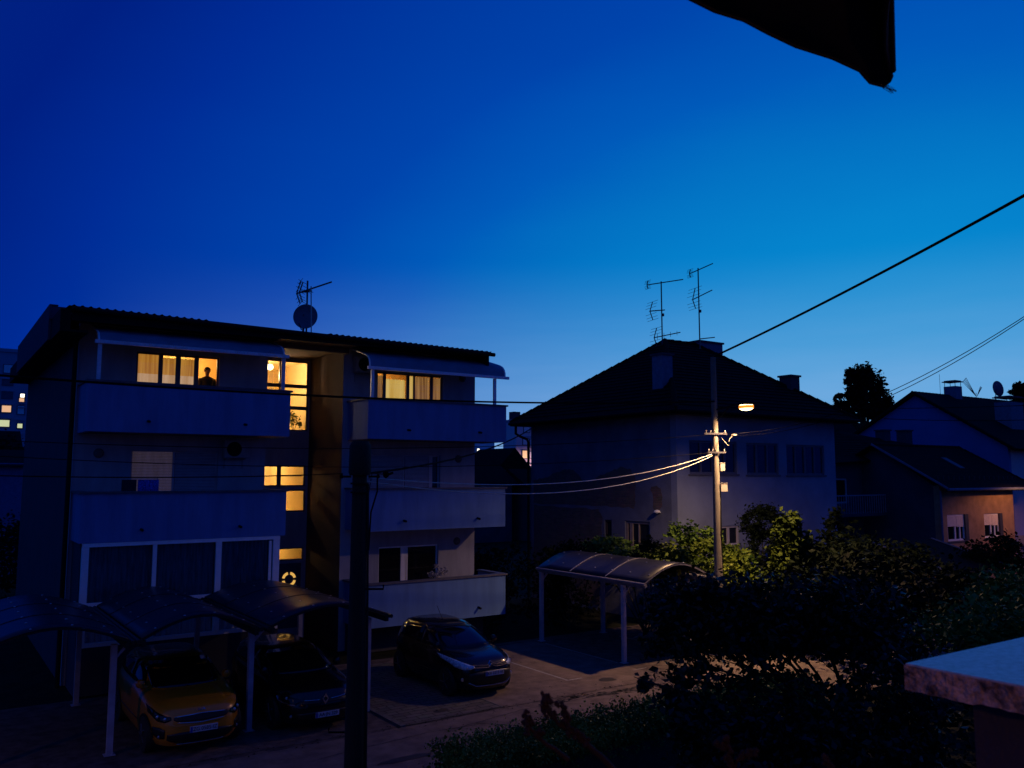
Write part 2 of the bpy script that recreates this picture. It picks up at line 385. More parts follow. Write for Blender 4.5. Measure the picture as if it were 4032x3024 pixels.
# stairwell interior (lit): box of cream walls, flights of stairs
mb=MB();x0,x1,y0,y1=RX0+.02,RX1-.02,28.0,31.5
mb.quad((x0,y1,0),(x1,y1,0),(x1,y1,9.28),(x0,y1,9.28));mb.quad((x0,y0,0),(x0,y1,0),(x0,y1,9.28),(x0,y0,9.28));mb.quad((x1,y1,0),(x1,y0,0),(x1,y0,9.28),(x1,y1,9.28))
mb.quad((x0,y0,9.28),(x0,y1,9.28),(x1,y1,9.28),(x1,y0,9.28));mb.quad((x0,y0,.3),(x1,y0,.3),(x1,y1,.3),(x0,y1,.3))
mb.build('stairwell_lining',M['stairwall'],A)
mb=MB()
for z in (3.55,6.40): mb.box((x0+.01,28.05,z),(x1-.01,29.2,z+.22))
for zb in (.7,3.6):
    mb.prism([(x0+.02,29.2,zb+2.7),(x0+.02,29.2,zb+2.9),(x0+.02,31.4,zb+1.5),(x0+.02,31.4,zb+1.3)],(1.1,0,0))
mb.build('stair_flight',M['stairwall'],A)
mb=MB();mb.lathe((9.42,28.02,8.98),[(.02,.10),(.08,.085),(.115,.03),(.12,-.03),(.08,-.08),(.02,-.1)],14);mb.build('ceiling_lamp',M['bulb2'],A,smooth=True)
# lit rooms behind the upper flats
def room(x0,x1,z0,z1,m,depth=2.8):
    mb=MB();y0,y1=25.27,25.27+depth
    mb.quad((x0,y1,z0),(x1,y1,z0),(x1,y1,z1),(x0,y1,z1));mb.quad((x0,y0,z0),(x0,y1,z0),(x0,y1,z1),(x0,y0,z1));mb.quad((x1,y1,z0),(x1,y0,z0),(x1,y0,z1),(x1,y1,z1))
    mb.quad((x0,y0,z1),(x0,y1,z1),(x1,y1,z1),(x1,y0,z1));mb.quad((x0,y0,z0),(x1,y0,z0),(x1,y1,z0),(x0,y1,z0))
    return mb.build('room_lining',m,A)
room(3.6,8.0,6.7,9.2,M['roomwall']);room(11.2,15.3,6.7,9.2,M['roomwall'])
room(3.6,8.0,3.9,6.4,M['backing'],1.5);room(11.2,15.3,3.9,6.4,M['backing'],1.5);room(11.2,15.3,.9,3.5,M['backing'],2)
# upper left windows: three curtained panes and an open doorway
wL=window(A,FRONT,4.68,6.93,6.86,8.76,muls=[(5.33,.11),(5.80,.13),(6.30,.12)],fw=.055,dep=.06,fmat=M['greyframe'],pane=False)
mb=MB(FRONT);mb.box((4.73,.10,6.92),(6.25,.105,8.71));mb.build('pane',M['glass'],wL)
for k,(a,b) in enumerate(((4.70,5.34),(5.34,5.80),(5.82,6.27))): curtain(FRONT,a,b,6.9,8.74 if k==0 else 8.66,.17+.01*k,seed=k).build('curtain',M['lit1'],wL,smooth=True)
for k,(a,b) in enumerate(((4.72,5.30),(5.38,5.78),(5.86,6.25))): curtain(FRONT,a,b,6.9,8.17,.15,amp=.012,seed=k).build('lower_pale_band',M['lit1b'],wL,smooth=True)  # paler emissive band across the lower part of each curtain
# upper right windows
wR=window(A,FRONT,11.95,14.40,6.86,8.70,muls=[(12.24,.10),(13.10,.10),(13.33,.05),(13.99,.10)],fw=.05,dep=.06,fmat=M['greyframe'],pane=False)
mb=MB(FRONT);mb.box((12.0,.10,6.92),(14.35,.105,8.65));mb.build('pane',M['glass'],wR)
curtain(FRONT,11.96,12.24,6.9,8.60,.20,seed=5).build('curtain',M['lit3'],wR,smooth=True)
curtain(FRONT,12.28,13.06,6.9,8.50,.18,seed=6).build('curtain',M['lit2'],wR,smooth=True)
curtain(FRONT,13.12,13.36,6.9,8.64,.17,seed=8).build('curtain',M['lit2'],wR,smooth=True)
curtain(FRONT,13.37,13.95,6.9,8.64,.19,seed=9).build('curtain',M['lit3'],wR,smooth=True)
curtain(FRONT,14.02,14.38,6.9,8.64,.2,seed=7).build('curtain',M['lit3'],wR,smooth=True)
# middle floor roller shutters: slats modelled
def shutter(x0,x1,z0,z1,m,split,par):
    mb=MB(FRONT);z=z0
    while z<z1:
        for (a,b) in split: mb.prism([(a,.09,z),(a,.075,z+.012),(a,.09,z+.036),(a,.10,z+.036),(a,.10,z)],(b-a,0,0))
        z+=.042
    return mb.build('roller_shutter',m,par)
wm=window(A,FRONT,4.66,6.99,4.20,6.02,muls=[(5.79,.06)],fw=.05,dep=.1,fmat=M['shutter'])
shutter(4.70,6.95,4.2,5.98,mat('backlit_shutter',(.50,.46,.50),.6,stretch=(6,1,1),scale=1,var=.25,emit=(.75,.50,.52),es=.03),[(4.71,5.75)],wm);shutter(4.70,6.95,4.2,5.98,M['shutter'],[(5.83,6.94)],wm)
wm=window(A,FRONT,11.7,14.32,4.20,6.02,muls=[(13.0,.05),(14.0,.14)],fw=.05,dep=.1,fmat=M['shutter'])
shutter(11.7,14.3,4.2,5.98,M['shutter'],[(11.75,12.96),(13.04,13.9)],wm)
# ground floor right window with dark room and net curtain
wg=window(A,FRONT,12.10,14.28,1.20,3.08,muls=[(13.03,.20),(13.14,.07)],fw=.05,dep=.08,fmat=M['whiteframe'],pmat=M['darkglass'])
mb=curtain(FRONT,13.55,13.85,1.3,2.95,.137,amp=.004,wl=.06);mb.build('curtain',M['netcurtain'],wg)
# balconies
def balcony(x0,x1,zb,zt,spouts,side=1):
    t=.12
    mb=MB();y0,y1=23.5,25.0
    mb.box((x0,y0,zb),(x1,y0+t,zt-.055))
    mb.box((x0+.001,y0+t,zb),(x0+t,y1-.002,zt-.055));mb.box((x1-t,y0+t,zb),(x1-.001,y1-.002,zt-.055))
    b=mb.build('balcony',M['parapet'],A)
    mb=MB();mb.box((x0+t,y0+t,zb+.003),(x1-t,y1-.002,zb+.17));mb.build('slab',M['soffit'],b)
    mb=MB();e=.05
    mb.box((x0-e,y0-e,zt-.053),(x1+e,y0+t+e,zt));mb.box((x0-e+.001,y0+t+e,zt-.053),(x0+t+e,y1-.003,zt));mb.box((x1-t-e,y0+t+e,zt-.053),(x1+e-.001,y1-.003,zt))
    mb.build('coping',M['coping'],b)
    for x in spouts:
        mb=MB();mb.tube([(x,y0+.02,zb+.30),(x,y0-.16,zb+.28)],.035,10);mb.build('drain_spout',M['fascia'],b)
    return b
balcony(3.30,8.53,6.45,7.76,(4.75,7.25))
balcony(10.95,15.98,6.45,7.69,(12.3,14.9))
balcony(3.28,8.49,3.68,4.95,(4.7,7.2))
balcony(10.93,15.94,3.68,4.97,(12.2,14.85))
balcony(10.93,15.95,.86,2.16,(14.9,))
# base wall under the ground floor balcony
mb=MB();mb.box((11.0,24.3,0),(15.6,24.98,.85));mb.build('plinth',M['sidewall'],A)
# ground floor conservatory on the left: white frame, net curtains
SR=Matrix.Translation((0,23.5,0))
mb=MB(SR)
for (a,b) in ((3.36,3.52),(5.01,5.11),(6.60,6.75),(8.16,8.34)): mb.box((a,0,1.15),(b,.12,3.64))
mb.box((8.05,.02,1.17),(8.12,.10,3.55))
mb.box((3.36,-.01,3.58),(8.34,.11,3.672));mb.box((3.36,-.01,2.13),(8.34,.11,2.22));mb.box((3.52,.01,1.15),(8.16,.11,1.25))
sr=mb.build('conservatory',M['whiteframe'],A)
for (a,b) in ((3.52,5.01),(5.11,6.60),(6.75,8.05)):
    mb=curtain(SR,a,b,1.25,3.58,.16,amp=.025,wl=.17,seed=int(a));mb.build('curtain',M['netcurtain'],sr,smooth=True)
    mb=MB(SR);mb.box((a,.055,2.22),(b,.065,3.58));mb.build('pane',M['glass'],sr)
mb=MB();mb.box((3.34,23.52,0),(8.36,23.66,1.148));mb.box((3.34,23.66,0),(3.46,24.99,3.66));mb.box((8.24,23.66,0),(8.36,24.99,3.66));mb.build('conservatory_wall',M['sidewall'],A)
# awnings over the top balconies: barrel-shaped canvas, front bar, posts
def awning(x0,x1,ztop,zbar,yf,posts,pz,pm):
    prof=[(24.97,ztop),(24.55,ztop-.11),(24.15,ztop-.22),(23.85,ztop-.31),(23.70,ztop-.38),(23.61,ztop-.48),(23.57,ztop-.58),(23.56,zbar+.05)]
    mb=MB()
    for i in range(len(prof)-1):
        (y,z),(y2,z2)=prof[i],prof[i+1]
        n=14
        for k in range(n):
            xa=x0+(x1-x0)*k/n;xb=x0+(x1-x0)*(k+1)/n
            sa=.012*math.sin(k*2.1);sb=.012*math.sin((k+1)*2.1)
            mb.quad((xa,y,z+sa),(xb,y,z+sb),(xb,y2,z2+sb),(xa,y2,z2+sa))
    a=mb.build('awning',M['awning'],A,solid=.012)
    mb=MB();mb.box((x0-.10,yf-.05,zbar-.045),(x1+.12,yf+.02,zbar+.045));mb.build('front_bar',pm,a)
    mb=MB()
    for x in (x0,x1):
        mb=MB();mb.tube([(x,y-.02,z-.02) for (y,z) in prof],.028,8);mb.build('side_rail',M['awningbar'],a)
    for x in posts:
        mb=MB();mb.box((x-.045,23.52,pz),(x+.045,23.60,zbar-.046));mb.build('awning_post',pm,a)
    return a
awning(3.50,8.33,9.37,8.73,23.5,(3.53,8.32),7.765,mat('awning_grey_bar',(.70,.70,.76),.5))
awning(11.0,15.95,9.37,8.60,23.5,(11.10,15.55),7.70,M['awningbar'])
# roof: corrugated sheet, dark fascia and soffit
mb=MB();Y0=23.55
def wav(x): 
    return .035*max(0,math.sin(2*PI*x/.19)) if (x<6.2 or x>9.6) else .0
nx=int((15.42-2.78)/.0316)
def P(i,j):
    x=2.78+(15.42-2.78)*i/nx;base=9.585-.012*(x-2.78)
    if j==0: return (x,Y0,base+wav(x))
    if j==1: return (x,25.3,base+.10+wav(x))
    return (x,38.4,9.62+wav(x))
mb.grid(P,nx,2);rf=mb.build('roof',M['roofdark'],A,solid=.01)
mb=MB()
mb.box((2.60,23.56,8.93),(2.66,38.3,9.50));mb.box((2.661,23.56,8.93),(XL-.002,38.3,8.99));mb.box((2.661,23.57,8.991),(2.84,23.63,9.50))
mb.build('verge_board',M['fascia'],rf)
mb=MB();mb.prism([(2.86,23.57,9.22),(9.0,23.57,9.24),(15.38,23.57,9.31),(15.38,23.57,9.43),(2.86,23.57,9.57)],(0,.06,0));mb.build('fascia',M['fascia'],rf)
mb=MB();mb.box((15.30,23.64,9.0),(15.38,25.2,9.40));mb.build('end_board',M['fascia'],rf)
mb=MB();mb.tube([(2.84,23.49,9.50),(15.5,23.49,9.35)],.065,8);mb.build('gutter',M['fascia'],rf)
mb=MB();mb.box((2.86,23.635,9.395),(15.36,24.99,9.43));mb.build('eaves_soffit',M['soffit'],rf)
mb=MB();mb.tube([(3.15,24.9,9.3),(3.15,24.9,0)],.06,10);mb.build('downpipe',M['fascia'],A)
# higher rear part of the building seen past the left verge
mb=MB();mb.box((2.54,25.45,8.95),(2.60-.002,34.6,9.88));mb.box((2.54,25.39,9.502),(6,25.448,9.85));mb.box((2.54,25.45,9.882),(2.75,34.6,9.91))
mb.build('rear_parapet',mat('rear_parapet_render',(.05,.055,.10),.9),A)
# wall lamps and small fittings
for (x,z,yy) in ((15.02,5.91,25),(3.85,5.94,25),(14.98,3.15,25),(15.16,8.68,25)):
    mb=MB();mb.lathe((x,yy,z),[(.13,0),(.13,-.03),(.09,-.09),(.03,-.11)],14,'y')
    mb.build('wall_lamp',M['soffit'],A,smooth=True)

# loose things on the block
def ac_unit(x,z,y,label):
    t=thing('air_conditioner',(x,y,z),label,'air conditioner','air conditioner units on the flats')
    mb=MB();mb.box((x-.36,y-.28,z-.25),(x+.36,y,z+.25));mb.build('casing',M['ac'],t,bevel=.02)
    mb=MB();mb.lathe((x-.08,y-.285,z),[(.21,0),(.21,-.012),(.18,-.014),(.18,-.004),(.03,-.004),(.03,-.02),(.005,-.022)],20,'y');mb.build('fan_grille',M['fascia'],t)
    mb=MB()
    for s in (-.26,.26): mb.bar((x+s,y-.30,z-.275),(x+s,y+.04,z-.275),.03);mb.bar((x+s,y+.03,z-.26),(x+s,y+.03,z-.55),.03)
    mb.build('bracket',M['ac'],t);return t
ac_unit(7.42,6.10,24.95,'grey air conditioner hung on the wall above the middle left balcony')
ac_unit(11.42,8.85,24.95,'grey air conditioner on the wall beside the upper right awning')
# laundry on the middle left balcony
t=thing('clothes_rack',(4.6,23.95,4.95),'small clothes rack with a dark garment standing behind the middle left parapet','clothes rack')
mb=MB();
for x in (4.22,5.12): mb.bar((x,23.85,4.0),(x,23.85,5.28),.02)
mb.bar((4.22,23.85,5.26),(5.12,23.85,5.26),.02);mb.build('frame',M['steel'],t)
mb=MB();mb.box((4.25,23.83,4.6),(4.60,23.87,5.24));mb.build('dark_garment',M['darkcloth'],t)
mb=curtain(Matrix.Translation((0,23.8,0)),4.63,5.14,4.6,5.24,.0,amp=.012,wl=.2);o=mb.build('patterned_towel',M['cloth'],None,smooth=True,solid=.008)
tag(o,'bright blue patterned towel drying above the middle left parapet','towel')
mb=MB()
for (x,z) in ((8.0,4.96),): mb.box((x-.25,23.6,z),(x+.25,23.7,z+.03))
# flowers behind ground floor balcony
def leafcloud(blobs,size,seed,flat=.6,aspect=1.7,clump=.28,shell=.5,droop=0.):
    """blobs: (cx,cy,cz,rx,ry,rz,n). Folded leaves: two triangles each side of a midrib"""
    rg=np.random.default_rng(seed);V=[];
    for (cx,cy,cz,rx,ry,rz,n) in blobs:
        nc=max(3,n//45)
        d=rg.normal(size=(nc,3));d/=np.linalg.norm(d,axis=1)[:,None]
        rad=shell+(1-shell)*rg.random(nc)**.6
        cc=d*rad[:,None]*np.array([rx,ry,rz])+np.array([cx,cy,cz])
        k=rg.integers(0,nc,n);sp=clump*np.array([rx,ry,rz])
        p=cc[k]+rg.normal(size=(n,3))*sp*rg.uniform(.5,1.2,size=(nc,1))[k]
        V.append(p)
    P=np.concatenate(V);n=len(P)
    a=rg.normal(size=(n,3));a[:,2]=a[:,2]*flat-droop;a/=np.linalg.norm(a,axis=1)[:,None]
    b=np.cross(a,rg.normal(size=(n,3)));b/=np.linalg.norm(b,axis=1)[:,None]
    nn=np.cross(a,b);s=size*rg.uniform(.45,1.5,n)[:,None]
    L=s*.5;W=s*.5/aspect
    v=np.stack([P-a*L,P+b*W+nn*W*.35-a*L*.1,P+a*L,P-b*W+nn*W*.35-a*L*.1],1).reshape(-1,3)
    f=np.arange(n*4).reshape(-1,4)
    faces=np.concatenate([f[:,[0,1,2]],f[:,[0,2,3]]])
    return v,faces
def leafobj(name,vf,m,parent=None):
    v,f=vf
    off=np.array(parent['_loc']) if parent is not None else np.zeros(3)
    me=bpy.data.meshes.new(name);me.vertices.add(len(v));me.vertices.foreach_set('co',(v-off).astype(np.float32).ravel())
    me.loops.add(len(f)*3);me.loops.foreach_set('vertex_index',f.astype(np.int32).ravel())
    me.polygons.add(len(f));me.polygons.foreach_set('loop_start',np.arange(0,len(f)*3,3,dtype=np.int32))
    me.update(calc_edges=True);me.validate();me.materials.append(m)
    o=bpy.data.objects.new(name,me);C.objects.link(o);o['_loc']=tuple(off)
    if parent is not None:o.parent=parent
    return o
t=thing('flower_pot',(14.0,24.6,1.1),'pot of pale flowers behind the lowest right balcony wall','flower pot')
mb=MB();mb.lathe((14.0,24.6,1.05),[(.14,0),(.20,.35),(.22,.38),(.17,.38)],14);mb.build('pot',M['soffit'],t)
mb=MB();mb.tube([(14.0,24.6,1.4),(14.0,24.6,2.1)],.03,6);mb.build('stem',M['bark'],t)
leafobj('flowers',leafcloud([(14.0,24.6,2.22,.26,.2,.22,420)],.06,3),M['flower'],t)
t=thing('potted_plant',(10.33,27.95,6.4),'leafy potted plant standing inside the upper lit stair window','potted plant')
mb=MB();mb.lathe((10.35,28.12,6.62),[(.10,0),(.14,.25),(.11,.25)],12);mb.build('pot',M['soffit'],t)
mb=MB()
for k in range(5): mb.tube([(10.35,28.12,6.8),(10.35+.1*math.cos(k*1.4),28.12+.05*math.sin(k),7.1),(10.35+.24*math.cos(k*1.3),28.12+.06*math.sin(k*2),7.4)],.008,5)
mb.build('stems',M['bark'],t)
leafobj('leaves',leafcloud([(10.35,28.1,7.25,.33,.14,.36,260)],.085,5,clump=.25,shell=.3),M['houseplant'],t)

# person standing in the open doorway
def person():
    x,y,z0=6.70,25.42,6.72
    t=thing('person',(x,y,z0),'person in a dark top standing in the lit doorway, leaning on the right edge','person')
    me=bpy.data.meshes.new('body');bm=bmesh.new()
    J={'pel':(0,0,.92,.15,.11),'wst':(0,0,1.10,.135,.10),'chs':(0,.0,1.32,.17,.12),'nkb':(0,0,1.48,.075,.075),'nck':(0,-.01,1.53,.052,.055),'hd0':(0,-.015,1.60,.068,.08),'hd1':(0,-.01,1.68,.078,.095),'hd2':(0,-.005,1.745,.055,.07),
       'sL':(-.16,0,1.42,.07,.07),'eL':(-.23,-.02,1.15,.045,.045),'wL':(-.20,-.14,.93,.03,.03),'hL':(-.17,-.2,.88,.035,.02),
       'sR':(.16,0,1.42,.07,.07),'eR':(.24,.0,1.16,.045,.045),'wR':(.22,-.10,.93,.03,.03),'hR':(.19,-.16,.88,.035,.02),
       'lL':(-.09,0,.86,.09,.09),'kL':(-.10,-.01,.48,.06,.06),'aL':(-.10,.02,.09,.04,.045),'fL':(-.11,-.12,.04,.04,.03),
       'lR':(.09,0,.86,.09,.09),'kR':(.10,-.01,.48,.06,.06),'aR':(.10,.02,.09,.04,.045),'fR':(.11,-.12,.04,.04,.03)}
    E_=[('pel','wst'),('wst','chs'),('chs','nkb'),('nkb','nck'),('nck','hd0'),('hd0','hd1'),('hd1','hd2'),('chs','sL'),('sL','eL'),('eL','wL'),('wL','hL'),('chs','sR'),('sR','eR'),('eR','wR'),('wR','hR'),
       ('pel','lL'),('lL','kL'),('kL','aL'),('aL','fL'),('pel','lR'),('lR','kR'),('kR','aR'),('aR','fR')]
    for s in ('L','R'):
        sx=-1 if s=='L' else 1
        hx,hy,hz=J['h'+s][:3]
        for i in range(4):
            J[f'g{i}{s}']=(hx+(i-1.5)*.02,hy-.045,hz-.015-.004*abs(i-1.5),.008,.008);J[f'k{i}{s}']=(hx+(i-1.5)*.021,hy-.07+.006*abs(i-1.5),hz-.045,.007,.007)
            E_+= [('h'+s,f'g{i}{s}'),(f'g{i}{s}',f'k{i}{s}')]
        J['th'+s]=(hx-sx*.045,hy-.01,hz-.01,.009,.009);J['tk'+s]=(hx-sx*.055,hy-.04,hz-.025,.008,.008);E_+=[('h'+s,'th'+s),('th'+s,'tk'+s)]
    names=list(J);vs=[bm.verts.new(J[n][:3]) for n in names]
    for a,b in E_: bm.edges.new((vs[names.index(a)],vs[names.index(b)]))
    bm.to_mesh(me);bm.free()
    o=bpy.data.objects.new('body',me);C.objects.link(o)
    sk=o.modifiers.new('skin','SKIN')
    for i,n in enumerate(names): me.skin_vertices[0].data[i].radius=J[n][3:5]
    me.skin_vertices[0].data[0].use_root=True
    sb=o.modifiers.new('sub','SUBSURF');sb.levels=1;sb.render_levels=2
    dg=bpy.context.evaluated_depsgraph_get();me2=bpy.data.meshes.new_from_object(o.evaluated_get(dg));bpy.data.objects.remove(o)
    me2.materials.clear();me2.materials.append(M['skin']);me2.name='body'
    me2.polygons.foreach_set('use_smooth',[True]*len(me2.polygons))
    b=bpy.data.objects.new('body',me2);C.objects.link(b);b.parent=t
    mb=MB();mb.lathe((x,y,z0),[(.155,1.00),(.152,1.1),(.165,1.25),(.19,1.36),(.20,1.42),(.15,1.47),(.085,1.50),(.075,1.505)],18)
    for s in (-1,1): mb.tube([(x+s*.155,y,z0+1.42),(x+s*.20,y-.005,z0+1.30),(x+s*.235,y-.02,z0+1.15),(x+s*.215,y-.10,z0+1.0)],[.085,.07,.058,.045],10)
    mb.build('shirt',M['shirt'],t,smooth=True)
    mb=MB()
    for s in (-1,1): mb.tube([(x+s*.08,y,z0+1.02),(x+s*.09,y,z0+.8),(x+s*.10,y-.01,z0+.48),(x+s*.10,y+.01,z0+.10)],[.12,.115,.08,.065],12)
    mb.build('trousers',M['shirt'],t,smooth=True)
    mb=MB();mb.lathe((x,y+.012,z0),[(.080,1.645),(.092,1.68),(.092,1.72),(.078,1.755),(.045,1.782),(.01,1.79)],16);mb.build('hair',M['hair'],t,smooth=True)
    mb=MB();yy=y-.105
    mb.prism([(x-.012,yy,z0+1.635),(x+.012,yy,z0+1.635),(x,yy,z0+1.675)],(0,-.02,0));mb.build('nose',M['skin'],t)
    mb=MB()
    for s in (-1,1): mb.lathe((x+s*.03,y-.098,z0+1.68),[(.010,0),(.010,-.004),(.004,-.006)],8,'y')
    mb.build('eyes',M['ink'],t)
    mb=MB();mb.box((x-.022,y-.099,z0+1.612),(x+.022,y-.094,z0+1.620));mb.build('mouth',M['recess'],t)
    mb=MB()
    for s in (-1,1): mb.lathe((x+s*.082,y,z0+1.66),[(.012,-.01*s),(.028,0),(.012,.01*s)],10,'x')
    mb.build('ears',M['skin'],t)
person()

# ================================================================== ANTENNAS & DISH
def mast_ant(x,y,z0,z1,label,parts):
    t=thing('roof_antenna',(x,y,z0),label,'antenna','antennas standing on the roofs')
    mb=MB();mb.tube([(x,y,z0),(x,y,z1)],.028,8);mb.build('mast',M['antenna'],t)
    mb=MB();mb.box((x+.02,y-.05,z0+.45*(z1-z0)),(x+.10,y+.05,z0+.45*(z1-z0)+.12));mb.build('amplifier_box',M['antenna'],t)
    for (z,dx,dy,dz,back,fwd,n,el,vert,refl) in parts:
        d=Vector((dx,dy,dz)).normalized();c=Vector((x,y,z))
        side=d.cross(Vector((0,0,1))).normalized();ev=Vector((0,0,1)) if vert else side
        mb=MB();mb.bar(c-d*back,c+d*fwd,.042)
        for k in range(n):
            q=c-d*back+d*(back+fwd)*(k+.5)/n;l=el*(1-.35*k/n)
            mb.tube([q-ev*l,q+ev*l],.009,5)
        mb.build('yagi_boom',M['antenna'],t)
        if refl:
            q=c-d*back;mb=MB();u=Vector((0,0,1))
            for s in (-1,1):
                e=q+u*s*refl-d*refl*.35*(-1)
                mb.bar(q,e,.03)
                for f in (.35,.7,1.0): 
                    w=q+(e-q)*f;mb.tube([w-side*refl*1.1,w+side*refl*1.1],.008,5)
            mb.build('reflector',M['antenna'],t)
    return t
U=Vector((math.cos(R(34.6)),-math.sin(R(34.6)),0))   # a sideways direction across the street
mast_ant(9.12,23.95,9.5,11.12,'antenna on a short mast behind the satellite dish on the apartment roof',
   [(10.84,.95,-.20,.42,.34,.78,10,.13,False,.34),(10.80,.75,-.7,.10,.25,.14,4,.30,False,.30)])
mast_ant(26.15,26.4,11.0,13.80,'taller-beamed antenna on the left mast at the very peak of the old house roof',
   [(13.74,.9,-.1,.21,.80,1.25,14,.07,False,.18),(12.52,.9,-.2,.13,.60,.15,6,.18,False,.40),(11.38,.9,-.2,.22,.42,.95,4,.14,True,.40)])
mast_ant(27.95,25.9,10.9,14.55,'antenna on the right mast beside the wide chimney of the old house',
   [(14.46,.9,-.1,.42,.55,.95,14,.07,False,.18),(13.25,.9,-.2,.46,.36,.80,8,.20,False,.46),(11.35,.9,-.2,.14,.02,.80,3,.03,False,0)])
t=thing('satellite_dish',(9.0,23.8,9.5),'large round satellite dish on the apartment block roof','satellite dish')
mb=MB(Matrix.Translation((9.04,23.85,10.02))@Matrix.Rotation(R(-28),4,'Z')@Matrix.Rotation(R(-14),4,'X')@Matrix.Scale(1.12,4,(0,0,1)))
mb.lathe((0,0,0),[(.02,.09),(.15,.075),(.26,.045),(.345,0),(.355,0),(.345,-.012),(.26,.03),(.15,.06),(.02,.075)],32,'y');mb.build('reflector',mat('dish_grey',(.10,.12,.17),.6),t,smooth=True)
mb=MB();mb.bar((9.03,23.97,9.5),(9.03,23.97,10.1),.05);mb.bar((8.95,23.9,9.62),(8.70,23.45,9.72),.025);mb.build('mount_arm',M['antenna'],t)
mb=MB();mb.tube([(9.13,23.58,9.5),(9.12,23.66,10.9)],.018,8);mb.build('stay',M['steel'],t)

# ================================================================== OLD HOUSE (hip roof)
H=thing('old_house',(27.2,26.6,0),'old two storey house with peeling plaster and a dark hipped roof','house')
hx0,hx1,hy0,hy1=22.5,31.95,22.1,31.1;HZ=7.62
FH=Matrix.Translation((0,hy0,0))
fwins=[(23.15,25.76,5.40,6.64),(26.30,28.22,5.38,6.62),(28.72,31.2,5.36,6.60),(24.72,25.76,2.72,3.46),(28.0,29.0,1.0,3.3)]
mb=MB(FH);wall_holes(mb,hx0,hx1,0,HZ,.3,fwins);mb.build('front_wall',M['plaster2b'],H)
LH=frame_matrix((hx0,0,0),(0,-1,0),(1,0,0))    # local x = -Y
lw=[(-24.92,-23.55,2.2,3.62),(-26.13,-25.70,2.2,3.60)]
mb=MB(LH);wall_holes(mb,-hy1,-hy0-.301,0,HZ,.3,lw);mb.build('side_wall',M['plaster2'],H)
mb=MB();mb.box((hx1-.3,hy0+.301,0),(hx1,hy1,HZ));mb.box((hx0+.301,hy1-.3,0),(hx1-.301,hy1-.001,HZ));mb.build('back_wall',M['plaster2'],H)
# brick patches where the plaster has come off
def patch(poly,m=M['brick'],th=.012): 
    mb=MB();mb.prism([(hx0-.006,y,z) for (y,z) in poly],(-th*0+.004,0,0));return mb
def blob(pts,seed,j=.05,sub=5):
    rr=random.Random(seed);o=[]
    for i,(a,b) in enumerate(pts):
        c,d=pts[(i+1)%len(pts)]
        for k in range(sub):
            f=k/sub;o.append((a+(c-a)*f+rr.uniform(-j,j),b+(d-b)*f+rr.uniform(-j,j)))
    return o
up=[(30.9,4.12),(30.9,5.15),(30.2,5.2),(29.3,5.45),(28.6,5.62),(28.0,5.55),(27.4,5.1),(26.9,5.1),(26.3,5.35),(25.7,5.5),(25.1,5.68),(24.6,5.6),(24.3,5.3),(24.32,4.4),(24.4,4.10),(26,4.12),(28,4.14)]
dn=[(30.9,4.04),(28.6,4.02),(26.5,4.0),(26.25,3.7),(26.3,3.2),(26.35,2.5),(26.5,.2),(30.9,.2)]
sm=[(23.35,4.65),(23.5,4.85),(23.3,4.98),(22.95,4.9),(22.85,4.6),(22.88,4.2),(23.1,4.0),(23.35,4.15)]
for i,pl in enumerate((up,dn,sm)):
    mb=patch(blob(pl,i,.035));mb.build('bare_brick_patch',M['brick'],H)
mb=MB();mb.box((hx0-.05,22.95,3.98),(hx0+.01,23.3,4.0));mb.lathe((hx0-.10,23.05,4.0),[(.02,.09),(.11,.06),(.12,0),(.02,-.06)],12);mb.build('wall_lamp',M['whiteframe'],H)
# windows: upper floor double casements
gl=mat('old_window_glass',(.016,.020,.034),.08)
for (a,b,c,d),ml in zip(fwins[:3],(4,3,4)):
    w=window(H,FH,a,b,c,d,muls=[(a+(b-a)*k/ml,.09 if k!=ml//2 else .12) for k in range(1,ml)],fw=.08,dep=.05,fmat=mat('weathered_frame',(.10,.11,.15),.7),pmat=gl,sill=True)
    rr=random.Random(int(a*10))
    for k in range(ml):
        if rr.random()<.55:
            xa=a+(b-a)*(k+.15)/ml;mb=curtain(FH,xa,xa+.28,c+.1,d-.1,.13,amp=.008,wl=.09);mb.build('curtain',mat('grey_curtain',(.05,.06,.085),.9),w)
mb=MB(FH);mb.box((24.98,.094,5.55),(25.12,.098,6.2));mb.build('lit_gap',mat('green_lit_gap',(.1,.2,.15),.5,emit=(.12,.42,.24),es=.22),H)
window(H,FH,24.72,25.76,2.72,3.46,muls=[(25.2,.12)],fw=.08,dep=.05,fmat=M['shutter'],pmat=gl,sill=True)
mb=MB(FH);mb.box((28.0,.08,1.0),(29.0,.14,3.3));mb.build('house_door',M['darkframe'],H)
window(H,LH,-24.92,-23.55,2.2,3.62,muls=[(-24.62,.16),(-24.2,.06)],fw=.10,dep=.05,fmat=mat('pale_frame',(.26,.22,.22),.7),pmat=gl)
window(H,LH,-26.13,-25.70,2.2,3.60,fw=.08,dep=.05,fmat=M['darkframe'],pmat=gl)
